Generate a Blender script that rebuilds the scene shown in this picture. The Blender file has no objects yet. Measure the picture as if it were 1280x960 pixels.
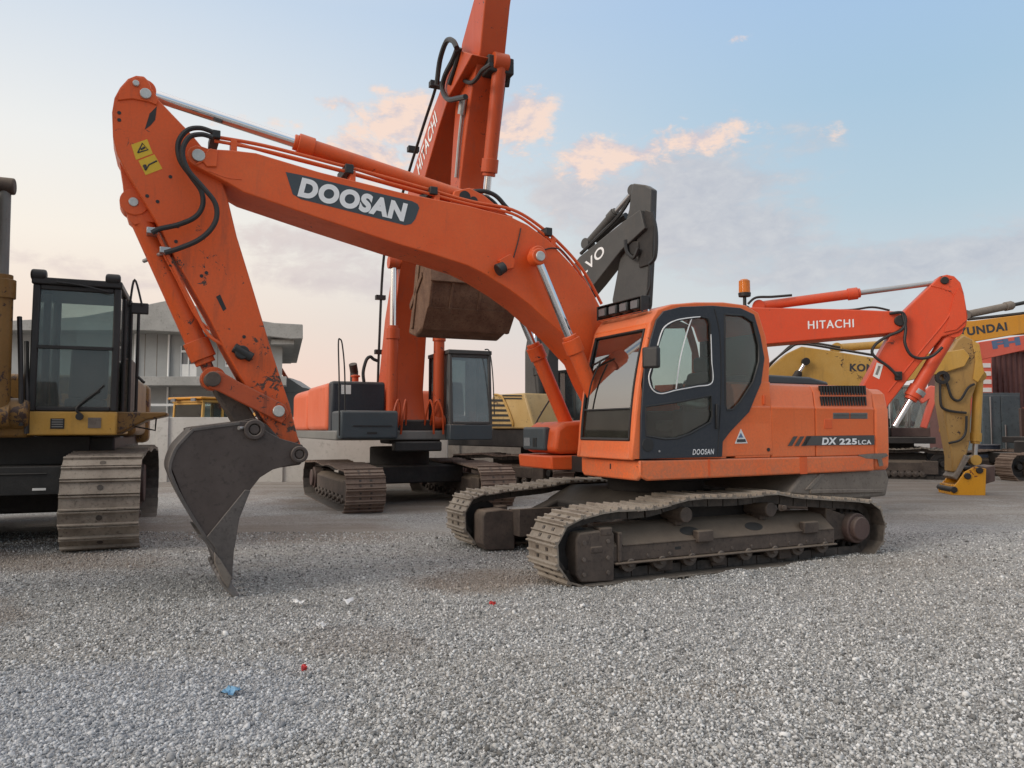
import bpy, bmesh, math, random
import numpy as np
from mathutils import Vector, Matrix
random.seed(7); rng = np.random.default_rng(7)
S = bpy.context.scene; COL = S.collection
# ------------------------------------------------------------------ camera constants
F = 962.0; CH = 1.65; PITCH = math.atan((536-480)/F)
cpi, spi = math.cos(PITCH), math.sin(PITCH)
CAM = Vector((0, 0, CH))
def ray(px, py):
    a = (px-640)/F; b = (480-py)/F
    return Vector((a, cpi-b*spi, spi+b*cpi))
def ground_h(x, y):
    t = min(max((y-6)/6, 0), 1); t = t*t*(3-2*t)
    return .02+.07*t
def ground_at(px, py):
    z = .03
    for _ in range(4):
        r = ray(px, py); t = (z-CH)/r.z; p = CAM+r*t; z = ground_h(p.x, p.y)
    return p
# ------------------------------------------------------------------ materials
def mat(name):
    m = bpy.data.materials.new(name); m.use_nodes = True
    nt = m.node_tree; b = nt.nodes['Principled BSDF']
    return m, nt, b
def N(nt, t, **k):
    n = nt.nodes.new(t)
    for a, v in k.items():
        if a.startswith('_'): n.inputs[a[1:].replace('_', ' ')].default_value = v
        else: setattr(n, a, v)
    return n
def ramp(nt, src, stops, interp='LINEAR'):
    r = nt.nodes.new('ShaderNodeValToRGB'); r.color_ramp.interpolation = interp
    e = r.color_ramp.elements
    while len(e) < len(stops): e.new(.5)
    for i, (p, c) in enumerate(stops):
        e[i].position = p; e[i].color = (c, c, c, 1) if not isinstance(c, tuple) else (*c[:3], 1)
    if src is not None: nt.links.new(src, r.inputs[0])
    return r
def mixc(nt, f, a, b, mode='MIX'):
    n = nt.nodes.new('ShaderNodeMix'); n.data_type = 'RGBA'; n.blend_type = mode
    for idx, v in ((0, f), (6, a), (7, b)):
        if hasattr(v, 'default_value') or hasattr(v, 'is_output'): nt.links.new(v, n.inputs[idx])
        elif isinstance(v, tuple): n.inputs[idx].default_value = (*v[:3], 1)
        else: n.inputs[idx].default_value = v
    return n.outputs[2]
def noise(nt, scale, detail=4, rough=.6, vec=None, dist=0):
    n = N(nt, 'ShaderNodeTexNoise', _Scale=scale, _Detail=detail, _Roughness=rough, _Distortion=dist)
    if vec is not None: nt.links.new(vec, n.inputs['Vector'])
    return n.outputs[0]
def coord(nt, scale=(1, 1, 1)):
    t = N(nt, 'ShaderNodeTexCoord'); mp = N(nt, 'ShaderNodeMapping')
    mp.inputs['Scale'].default_value = scale
    nt.links.new(t.outputs['Object'], mp.inputs[0]); return mp.outputs[0]
def upface(nt):
    g = N(nt, 'ShaderNodeNewGeometry'); s = N(nt, 'ShaderNodeSeparateXYZ')
    nt.links.new(g.outputs['Normal'], s.inputs[0]); return s.outputs[2]
def mathn(nt, op, a, b=None, c=None, clamp=False):
    n = nt.nodes.new('ShaderNodeMath'); n.operation = op; n.use_clamp = clamp
    for i, v in enumerate((a, b, c)):
        if v is None: continue
        if hasattr(v, 'is_output'): nt.links.new(v, n.inputs[i])
        else: n.inputs[i].default_value = v
    return n.outputs[0]
def bump(nt, b, h, strength=.3, dist=.01):
    n = N(nt, 'ShaderNodeBump', _Strength=strength, _Distance=dist)
    nt.links.new(h, n.inputs['Height']); nt.links.new(n.outputs[0], b.inputs['Normal'])
def paint(name, c, fade=None, dirt=(.12, .09, .07), dirt_amt=.5, chips=(.05, .03, .025), chip_lo=.70, rough=.42, dust=.25, dustc=(.30, .25, .20), wear=None, splash=None):
    """weathered machine paint: faded patches, streaks of grime, chips down to steel, dust on top faces"""
    m, nt, b = mat(name); L = nt.links
    co = coord(nt); big = noise(nt, .9, 5, .65, co)
    fade = fade or tuple(min(1, x*1.25+.02) for x in c)
    col = mixc(nt, ramp(nt, big, [(.35, 0), (.7, 1)]).outputs[0], c, fade)
    st = noise(nt, 1.6, 6, .72, coord(nt, (3.0, 3.0, .45)), .3)
    col = mixc(nt, mathn(nt, 'MULTIPLY', ramp(nt, st, [(.54, 0), (.78, 1)]).outputs[0], dirt_amt), col, dirt)
    fine = noise(nt, 38, 3, .6, co)
    col = mixc(nt, mathn(nt, 'MULTIPLY', ramp(nt, fine, [(.4, 0), (.75, 1)]).outputs[0], .13), col, dirt)
    ch = mathn(nt, 'MULTIPLY', noise(nt, 11, 5, .75, co, .6), mathn(nt, 'ADD', noise(nt, 1.7, 2, .5, co), .5))
    if wear:   # rubbed bare towards the working end: wear = (height where it starts, height of full wear, gain)
        sp = N(nt, 'ShaderNodeSeparateXYZ'); L.new(co, sp.inputs[0])
        mr_ = N(nt, 'ShaderNodeMapRange'); L.new(sp.outputs[2], mr_.inputs[0])
        for i_, v_ in ((1, wear[0]), (2, wear[1]), (3, 0), (4, wear[2])): mr_.inputs[i_].default_value = v_
        ch = mathn(nt, 'ADD', ch, mr_.outputs[0])
        col = mixc(nt, mathn(nt, 'MULTIPLY', mathn(nt, 'MULTIPLY', mr_.outputs[0], 3.2), ramp(nt, st, [(.35, 0), (.62, 1)]).outputs[0], None, True), col, (.16, .065, .03))
    chf = ramp(nt, ch, [(chip_lo-.02, 0), (chip_lo, 1)]).outputs[0]
    col = mixc(nt, chf, col, chips)
    d = mathn(nt, 'MULTIPLY', mathn(nt, 'MULTIPLY', mathn(nt, 'MAXIMUM', upface(nt), 0), dust), mathn(nt, 'ADD', st, .5))
    col = mixc(nt, d, col, dustc)
    if splash:   # dried mud spatter on the lowest panels: splash = (height of full cover, height where it ends, amount)
        sp = N(nt, 'ShaderNodeSeparateXYZ'); L.new(co, sp.inputs[0])
        ms_ = N(nt, 'ShaderNodeMapRange'); L.new(sp.outputs[2], ms_.inputs[0])
        for i_, v_ in ((1, splash[0]), (2, splash[1]), (3, splash[2]), (4, 0)): ms_.inputs[i_].default_value = v_
        sn = mathn(nt, 'ADD', mathn(nt, 'MULTIPLY', noise(nt, 5, 7, .75, co), .7), mathn(nt, 'MULTIPLY', fine, .4))
        col = mixc(nt, mathn(nt, 'MULTIPLY', ms_.outputs[0], ramp(nt, sn, [(.44, 0), (.68, 1)]).outputs[0], None, True), col, (.25, .175, .12))
    L.new(col, b.inputs['Base Color']); b.inputs['Specular IOR Level'].default_value = .32
    r = mathn(nt, 'ADD', mathn(nt, 'MULTIPLY', st, .28), rough-.12); L.new(r, b.inputs['Roughness'])
    bump(nt, b, mathn(nt, 'ADD', mathn(nt, 'MULTIPLY', big, 1.2), mathn(nt, 'MULTIPLY', fine, .12)), .10, .02)
    return m
def grime(name, c1, c2, c3=None, rough=.8, scale=3, dust=.35, dustc=(.36, .31, .26), metal=0, bmp=.5):
    """dirty steel, rubber, mud: two or three tones broken up by noise, dust on top"""
    m, nt, b = mat(name); L = nt.links; co = coord(nt)
    n1 = noise(nt, scale, 7, .7, co); n2 = noise(nt, scale*9, 4, .65, co)
    col = mixc(nt, ramp(nt, n1, [(.36, 0), (.66, 1)]).outputs[0], c1, c2)
    if c3: col = mixc(nt, ramp(nt, n2, [(.55, 0), (.68, .8)]).outputs[0], col, c3)
    d = mathn(nt, 'MULTIPLY', mathn(nt, 'MULTIPLY', mathn(nt, 'MAXIMUM', upface(nt), 0), dust), mathn(nt, 'ADD', n1, .55), clamp=True)
    col = mixc(nt, d, col, dustc)
    L.new(col, b.inputs['Base Color']); b.inputs['Metallic'].default_value = metal
    L.new(mathn(nt, 'ADD', mathn(nt, 'MULTIPLY', n2, .25), rough-.12), b.inputs['Roughness'])
    bump(nt, b, mathn(nt, 'ADD', n1, mathn(nt, 'MULTIPLY', n2, .4)), bmp, .012)
    return m
def plain(name, c, rough=.5, metal=0, var=.15, scale=6):
    m, nt, b = mat(name); n = noise(nt, scale, 5, .65, coord(nt))
    col = mixc(nt, n, tuple(x*(1-var) for x in c), tuple(min(1, x*(1+var)) for x in c))
    nt.links.new(col, b.inputs['Base Color']); b.inputs['Roughness'].default_value = rough; b.inputs['Metallic'].default_value = metal
    return m
def glass(name, tint=(.80, .86, .84), dirt=.05, ior=1.38, dcol=(.45, .43, .38)):
    m, nt, b = mat(name); L = nt.links; out = nt.nodes['Material Output']; nt.nodes.remove(b)
    tr = N(nt, 'ShaderNodeBsdfTransparent'); tr.inputs[0].default_value = (*tint, 1)
    gl = N(nt, 'ShaderNodeBsdfGlossy', _Roughness=.03); fr = N(nt, 'ShaderNodeFresnel', _IOR=ior)
    n = noise(nt, 2.3, 6, .7, coord(nt))
    df = N(nt, 'ShaderNodeBsdfDiffuse'); df.inputs[0].default_value = (*dcol, 1)
    m1 = N(nt, 'ShaderNodeMixShader'); m2 = N(nt, 'ShaderNodeMixShader')
    L.new(fr.outputs[0], m1.inputs[0]); L.new(tr.outputs[0], m1.inputs[1]); L.new(gl.outputs[0], m1.inputs[2])
    L.new(mathn(nt, 'MULTIPLY', ramp(nt, n, [(.35, .3), (.75, 1)]).outputs[0], dirt), m2.inputs[0])
    L.new(m1.outputs[0], m2.inputs[1]); L.new(df.outputs[0], m2.inputs[2]); L.new(m2.outputs[0], out.inputs[0])
    return m
M = {}
M['orange'] = paint('orange_paint', (.70, .095, .018), (.76, .135, .034), dirt_amt=.32, chip_lo=.72)
M['orange_body'] = paint('orange_body_paint', (.80, .145, .034), (.83, .195, .062), dirt_amt=.20, chip_lo=.78, dust=.4, splash=(1.0, 1.5, .5))
M['orange_worn'] = paint('worn_orange_paint', (.72, .10, .015), (.68, .115, .03), dirt=(.10, .06, .045), dirt_amt=.6, chips=(.07, .045, .035), chip_lo=.70, wear=(2.9, 1.3, .20))
M['rusty_orange'] = paint('rusty_orange_paint', (.50, .085, .026), (.40, .085, .035), dirt=(.06, .042, .035), dirt_amt=.95, chips=(.055, .04, .035), chip_lo=.56, rough=.55)
M['salmon'] = paint('salmon_paint', (.74, .135, .05), (.80, .18, .085), dirt_amt=.18, chip_lo=.8)
M['red'] = paint('red_orange_paint', (.64, .066, .020), (.68, .085, .03), dirt_amt=.25, chip_lo=.75)
M['dull_red'] = paint('dull_orange_red_paint', (.47, .064, .014), (.53, .085, .024), dirt_amt=.45, chip_lo=.72)
M['yellow'] = paint('ochre_yellow_paint', (.50, .27, .045), (.55, .34, .10), dirt=(.13, .09, .05), dirt_amt=.5, chip_lo=.72)
M['old_yellow'] = paint('grimy_yellow_paint', (.19, .10, .026), (.25, .14, .045), dirt=(.035, .025, .02), dirt_amt=1.0, chip_lo=.60)
M['pale_yellow'] = paint('pale_yellow_paint', (.46, .30, .11), (.54, .38, .17), dirt=(.14, .10, .06), dirt_amt=.5, chip_lo=.70)
M['dun_yellow'] = paint('dun_yellow_paint', (.34, .19, .055), (.40, .25, .09), dirt=(.08, .055, .03), dirt_amt=.7, chip_lo=.68)
M['signal_yellow'] = paint('bright_yellow_paint', (.68, .30, .012), (.70, .34, .03), dirt=(.10, .05, .03), dirt_amt=.6, chips=(.16, .04, .02), chip_lo=.64)
M['amber_yellow'] = paint('amber_yellow_paint', (.62, .26, .02), (.64, .29, .035), dirt_amt=.2, chip_lo=.8)
M['pink_red'] = paint('pinkish_red_paint', (.68, .115, .075), (.70, .16, .11), dirt_amt=.2, chip_lo=.8)
M['graphite'] = paint('graphite_paint', (.055, .055, .055), (.085, .083, .08), dirt=(.13, .11, .09), dirt_amt=.4, chip_lo=.75, rough=.5)
M['navy'] = paint('blue_black_paint', (.022, .027, .036), (.03, .036, .046), dirt=(.12, .11, .10), dirt_amt=.18, chip_lo=.85, rough=.4)
M['slate'] = paint('slate_panel', (.050, .065, .075), (.06, .078, .09), dirt_amt=.15, chip_lo=.85, rough=.45)
M['grey_paint'] = paint('grey_paint', (.17, .17, .16), (.22, .215, .20), dirt_amt=.35, chip_lo=.78)
M['black'] = grime('black_steel', (.012, .012, .012), (.024, .023, .022), rough=.55, dust=.35, dustc=(.12, .11, .10))
M['black_rub'] = grime('black_rubber', (.012, .012, .013), (.022, .021, .021), rough=.5, dust=.2, dustc=(.10, .09, .08), bmp=.15)
M['track'] = grime('dusty_track_steel', (.15, .12, .095), (.31, .268, .222), (.085, .066, .052), rough=.75, scale=2.6, dust=.5, dustc=(.38, .335, .28))
M['track_brown'] = grime('rusty_track_steel', (.15, .10, .075), (.21, .15, .115), (.09, .06, .045), rough=.8, scale=4, dust=.35, dustc=(.31, .25, .20))
M['under'] = grime('muddy_undercarriage', (.056, .042, .035), (.115, .086, .068), (.045, .034, .03), rough=.8, scale=2.5, dust=.7, dustc=(.24, .185, .135))
M['chain'] = grime('greasy_chain', (.030, .025, .022), (.075, .060, .050), rough=.6, dust=.5, dustc=(.17, .145, .12), scale=9)
M['under_dark'] = grime('oily_undercarriage', (.012, .010, .010), (.03, .025, .022), rough=.7, dust=.5, dustc=(.17, .145, .12))
M['roller'] = grime('muddy_roller', (.085, .066, .055), (.15, .12, .10), (.05, .04, .034), rough=.75, scale=6, dust=.4)
M['rust_drive'] = grime('red_brown_drive', (.075, .045, .040), (.11, .07, .06), rough=.75, dust=.3)
M['bucket'] = grime('worn_bucket_steel', (.050, .036, .031), (.075, .057, .050), (.036, .027, .024), rough=.62, scale=2, dust=.3, bmp=.3)
M['bucket_edge'] = grime('scraped_bucket_steel', (.12, .11, .105), (.20, .185, .175), (.08, .07, .065), rough=.55, scale=5, dust=.2, bmp=.3)
M['bucket_mid'] = grime('rubbed_bucket_steel', (.070, .060, .056), (.115, .100, .092), (.05, .042, .038), rough=.6, scale=4, dust=.25, bmp=.35)
M['mud_bucket'] = grime('mud_caked_bucket', (.105, .050, .028), (.19, .105, .062), (.06, .034, .025), rough=.9, scale=4, dust=.2, bmp=.8)
M['counter'] = grime('dusty_counterweight', (.15, .125, .105), (.21, .18, .15), (.10, .08, .07), rough=.8, scale=3, dust=.3)
M['chrome'] = plain('chrome', (.75, .76, .78), .12, 1.0, .05)
M['steel'] = plain('bare_steel', (.42, .42, .42), .35, .9, .2)
M['pin'] = plain('pin_steel', (.50, .49, .46), .45, .6, .25, 30)
M['white'] = plain('white_lettering', (.80, .80, .80), .5, 0, .06)
M['decal_white'] = plain('white_sticker', (.72, .72, .70), .5, 0, .1)
M['decal_yellow'] = plain('yellow_sticker', (.66, .42, .02), .5, 0, .12)
M['letter_dark'] = plain('dark_lettering', (.035, .035, .04), .5, 0, .1)
M['letter_blue'] = plain('blue_grey_lettering', (.10, .16, .28), .5, 0, .1)
M['glass'] = glass('cab_glass')
M['clear_glass'] = glass('grubby_clear_glass', (.74, .80, .79), .14, 1.6, (.40, .42, .40))
M['screen'] = glass('windscreen_glass', (.62, .68, .66), .04, 5.0)
M['dusty_glass'] = glass('dusty_glass', (.62, .70, .70), .34, 2.0, (.42, .47, .49))
M['seat'] = plain('grey_seat', (.10, .115, .11), .8, 0, .3)
M['interior'] = plain('dark_interior', (.03, .032, .033), .7, 0, .3)
M['cloth'] = plain('pale_cloth', (.42, .50, .48), .8, 0, .3, 12)
m_, nt_, b_ = mat('amber_lens'); b_.inputs['Base Color'].default_value = (.75, .20, .01, 1); b_.inputs['Roughness'].default_value = .15
b_.inputs['Transmission Weight'].default_value = .35; M['amber'] = m_
m_, nt_, b_ = mat('lamp_lens'); b_.inputs['Base Color'].default_value = (.16, .17, .18, 1); b_.inputs['Roughness'].default_value = .12; M['lens'] = m_
# ------------------------------------------------------------------ mesh building
class MB:
    def __init__(s): s.v = []; s.f = []; s.mi = []; s.cur = 0
    def add(s, vs, fs):
        o = len(s.v); s.v += [tuple(p) for p in vs]
        for f in fs: s.f.append([o+i for i in f]); s.mi.append(s.cur)
        return s
    def box(s, x0, x1, y0, y1, z0, z1):
        return s.add([(x, y, z) for x in (x0, x1) for y in (y0, y1) for z in (z0, z1)],
            [(0, 1, 3, 2), (4, 6, 7, 5), (0, 4, 5, 1), (2, 3, 7, 6), (0, 2, 6, 4), (1, 5, 7, 3)])
    def obox(s, c, ux, uy, uz):
        c, ux, uy, uz = map(Vector, (c, ux, uy, uz))
        return s.add([c+ux*a+uy*b+uz*d for a in (-1, 1) for b in (-1, 1) for d in (-1, 1)],
            [(0, 1, 3, 2), (4, 6, 7, 5), (0, 4, 5, 1), (2, 3, 7, 6), (0, 2, 6, 4), (1, 5, 7, 3)])
    def prism(s, pts, y0, y1, ax='y'):
        """polygon in (x,z) [ax y], (y,z) [ax x] or (x,y) [ax z] pushed along the axis"""
        A = sum(pts[i][0]*pts[(i+1) % len(pts)][1]-pts[(i+1) % len(pts)][0]*pts[i][1] for i in range(len(pts)))
        if A < 0: pts = pts[::-1]
        n = len(pts)
        def q(p, t): return {'y': (p[0], t, p[1]), 'x': (t, p[0], p[1]), 'z': (p[0], p[1], t)}[ax]
        vs = [q(p, y0) for p in pts]+[q(p, y1) for p in pts]
        fs = [list(range(n)), list(range(2*n-1, n-1, -1))]+[(i, i+n, (i+1) % n+n, (i+1) % n) for i in range(n)]
        return s.add(vs, fs)
    def plate(s, outer, holes, y0, y1):
        bm = bmesh.new(); ed = []
        for loop in [outer]+holes:
            vs = [bm.verts.new((p[0], 0, p[1])) for p in loop]
            ed += [bm.edges.new((vs[i], vs[(i+1) % len(vs)])) for i in range(len(vs))]
        bmesh.ops.triangle_fill(bm, use_beauty=True, use_dissolve=False, edges=ed)
        bm.verts.index_update(); n = len(bm.verts)
        vs = [(v.co.x, y0, v.co.z) for v in bm.verts]+[(v.co.x, y1, v.co.z) for v in bm.verts]
        fs = [[v.index for v in f.verts] for f in bm.faces]; fs += [[i+n for i in f[::-1]] for f in fs]
        fs += [(e.verts[0].index, e.verts[1].index, e.verts[1].index+n, e.verts[0].index+n) for e in bm.edges if len(e.link_faces) == 1]
        bm.free(); return s.add(vs, fs)
    def cyl(s, p0, p1, r0, r1=None, n=20):
        r1 = r0 if r1 is None else r1; p0, p1 = Vector(p0), Vector(p1); d = (p1-p0).normalized()
        u = d.orthogonal().normalized(); w = d.cross(u)
        vs = []
        for p, r in ((p0, r0), (p1, r1)):
            vs += [p+(u*math.cos(2*math.pi*i/n)+w*math.sin(2*math.pi*i/n))*r for i in range(n)]
        return s.add(vs, [list(range(n))[::-1], list(range(n, 2*n))]+[(i, (i+1) % n, (i+1) % n+n, i+n) for i in range(n)])
    def ycyl(s, x, z, r, y0, y1, n=24): return s.cyl((x, y0, z), (x, y1, z), r, n=n)
    def ring(s, x, z, r, ri, y0, y1, n=24):
        vs = [(x+R*math.cos(2*math.pi*i/n), y, z+R*math.sin(2*math.pi*i/n)) for R in (r, ri) for y in (y0, y1) for i in range(n)]
        fs = []
        for i in range(n):
            j = (i+1) % n
            fs += [(i, j, n+j, n+i), (2*n+i, 3*n+i, 3*n+j, 2*n+j), (i, 2*n+i, 2*n+j, j), (n+i, n+j, 3*n+j, 3*n+i)]
        return s.add(vs, fs)
    def tube(s, pts, r, n=8, smooth=True):
        P = [Vector(p) for p in pts]
        if smooth and len(P) > 2: P = catmull(P, 6)
        t = [(P[min(i+1, len(P)-1)]-P[max(i-1, 0)]).normalized() for i in range(len(P))]
        u = t[0].orthogonal().normalized(); vs = []
        for i, p in enumerate(P):
            u = (u-t[i]*u.dot(t[i])).normalized(); w = t[i].cross(u)
            vs += [p+(u*math.cos(2*math.pi*k/n)+w*math.sin(2*math.pi*k/n))*r for k in range(n)]
        fs = [(i*n+k, i*n+(k+1) % n, (i+1)*n+(k+1) % n, (i+1)*n+k) for i in range(len(P)-1) for k in range(n)]
        fs += [list(range(n))[::-1], list(range((len(P)-1)*n, len(P)*n))]
        return s.add(vs, fs)
    def build(s, name, mats, parent=None, bevel=0, seg=2, smooth=True, ang=35):
        me = bpy.data.meshes.new(name); me.from_pydata(s.v, [], s.f); me.update()
        if not isinstance(mats, (list, tuple)): mats = [mats]
        for m in mats: me.materials.append(m)
        bm = bmesh.new(); bm.from_mesh(me)
        for f, i in zip(bm.faces, s.mi): f.material_index = i; f.smooth = smooth
        bmesh.ops.recalc_face_normals(bm, faces=bm.faces)
        for e in bm.edges:
            if len(e.link_faces) == 2 and e.calc_face_angle(0) > math.radians(ang): e.smooth = False
        bm.to_mesh(me); bm.free()
        o = bpy.data.objects.new(name, me); COL.objects.link(o); o.parent = parent
        if bevel:
            b = o.modifiers.new('Bevel', 'BEVEL'); b.width = bevel; b.segments = seg; b.limit_method = 'ANGLE'; b.angle_limit = math.radians(40)
        return o
def islands(s):
    par = list(range(len(s.v)))
    def find(i):
        while par[i] != i: par[i] = par[par[i]]; i = par[i]
        return i
    for f in s.f:
        a = find(f[0])
        for i in f[1:]: par[find(i)] = a
    grp = {}
    for f, m in zip(s.f, s.mi): grp.setdefault(find(f[0]), []).append((f, m))
    out = []
    for g in grp.values():
        mb = MB(); idx = {}
        for f, m in g:
            mb.f.append([idx.setdefault(i, len(idx)) for i in f]); mb.mi.append(m)
        mb.v = [None]*len(idx)
        for i, j in idx.items(): mb.v[j] = s.v[i]
        out.append(mb)
    return out
def build_each(s, name, mats, parent=None, bevel=0, **k):
    return [m.build(name, mats, parent, bevel, **k) for m in islands(s)][0]
MB.build_each = build_each
def catmull(P, k):
    out = []
    for i in range(len(P)-1):
        a, b, c, d = P[max(i-1, 0)], P[i], P[i+1], P[min(i+2, len(P)-1)]
        for j in range(k):
            t = j/k; out.append(.5*((2*b)+(c-a)*t+(2*a-5*b+4*c-d)*t*t+(3*b-a-3*c+d)*t**3))
    return out+[P[-1]]
def tag(o, label=None, cat=None, group=None, kind=None):
    if label: o['label'] = label
    if cat: o['category'] = cat
    if group: o['group'] = group
    if kind: o['kind'] = kind
    return o
def arc(cx, cz, r, a0, a1, n=10):
    return [(cx+r*math.cos(math.radians(a0+(a1-a0)*i/n)), cz+r*math.sin(math.radians(a0+(a1-a0)*i/n))) for i in range(n+1)]
class Frame:
    """a thing's own axes: x forward, y left, z up; px() reads a point of the photograph onto one of its planes"""
    def __init__(s, name, a, ox, oy, oz=None):
        a = math.radians(a); s.fw = Vector((-math.cos(a), -math.sin(a), 0)); s.lf = Vector((math.sin(a), -math.cos(a), 0))
        s.o = Vector((ox, oy, ground_h(ox, oy) if oz is None else oz))
        s.root = bpy.data.objects.new(name, None); COL.objects.link(s.root); s.root.empty_display_size = .3
        s.root.location = s.o; s.root.rotation_euler = (0, 0, a+math.pi)
    def y(s, px, py, Y):
        r = ray(px, py); t = ((s.o-CAM).dot(s.lf)+Y)/r.dot(s.lf); p = CAM+r*t-s.o
        return (p.dot(s.fw), p.z)
    def y3(s, px, py, Y): a = s.y(px, py, Y); return (a[0], Y, a[1])
    def Y(s, pts, Y): return [s.y(*p, Y) for p in pts]
    def Y3(s, pts, Y): return [s.y3(*p, Y) for p in pts]
    def x(s, px, py, X):
        r = ray(px, py); t = ((s.o-CAM).dot(s.fw)+X)/r.dot(s.fw); p = CAM+r*t-s.o
        return (p.dot(s.lf), p.z)
    def x3(s, px, py, X): a = s.x(px, py, X); return (X, a[0], a[1])
    def X(s, pts, X): return [s.x(*p, X) for p in pts]
    def X3(s, pts, X): return [s.x3(*p, X) for p in pts]
def lettering(parent, text, p0, p1, h, nrm, m, bold=.02, shear=0, name='lettering', th=.004, space=1.0):
    """raised lettering from p0 to p1 along the baseline, h tall, on a face of normal nrm"""
    cu = bpy.data.curves.new(name, 'FONT'); cu.body = text; cu.offset = bold; cu.extrude = .0; cu.shear = shear; cu.space_character = space
    tmp = bpy.data.objects.new(name, cu); COL.objects.link(tmp)
    dg = bpy.context.evaluated_depsgraph_get(); me = bpy.data.meshes.new_from_object(tmp.evaluated_get(dg))
    bpy.data.objects.remove(tmp); bpy.data.curves.remove(cu)
    xs = [v.co.x for v in me.vertices]; ys = [v.co.y for v in me.vertices]
    p0, p1, nrm = Vector(p0), Vector(p1), Vector(nrm).normalized()
    ux = (p1-p0); w = ux.length; ux.normalize(); uy = nrm.cross(ux).normalized()
    sx = w/(max(xs)-min(xs)); sy = h/(max(ys)-min(ys))
    for v in me.vertices:
        v.co = p0+ux*((v.co.x-min(xs))*sx)+uy*((v.co.y-min(ys))*sy)+nrm*th
    me.materials.clear(); me.materials.append(m)
    o = bpy.data.objects.new(name, me); COL.objects.link(o); o.parent = parent
    return o
# ------------------------------------------------------------------ excavator pieces
def ram(fr, p0, p1, split, rb, rr, mb=None, mr=None, eye=True, name='hydraulic_cylinder'):
    """p0 foot of the barrel, p1 rod eye, split = share of the length that is barrel"""
    mb = mb or M['orange']; p0, p1 = Vector(p0), Vector(p1); d = p1-p0; q = p0+d*split; u = d.normalized()
    b = MB().cyl(p0, q, rb); b.cyl(q-u*rb*1.9, q, rb*1.22); b.cyl(q, q+u*rb*.5, rb*.95)
    b.ycyl(p0.x, p0.z, rb*1.25, p0.y-rb*1.1, p0.y+rb*1.1)
    root = b.build(name, mb, fr.root, .006)
    MB().cyl(q, p1, rr, n=16).build('piston_rod', mr or M['chrome'], root)
    if eye: MB().ycyl(p1.x, p1.z, rb*1.15, p1.y-rb*1.0, p1.y+rb*1.0).build('rod_eye', mb, root, .006)
    return root
def belt_path(xf, xr, zb, r, top, rr=None):
    rr = rr or r
    P = [Vector((x, 0, z)) for x, z in arc(xf, zb+r, r, -90, 62, 14)]
    P += catmull([P[-1]]+[Vector((x, 0, z)) for x, z in top]+[Vector((x, 0, z)) for x, z in arc(xr, zb+rr, rr, 118, 270, 2)][:1], 5)[1:]
    P += [Vector((x, 0, z)) for x, z in arc(xr, zb+rr, rr, 118, 270, 14)][1:]
    return P
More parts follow.
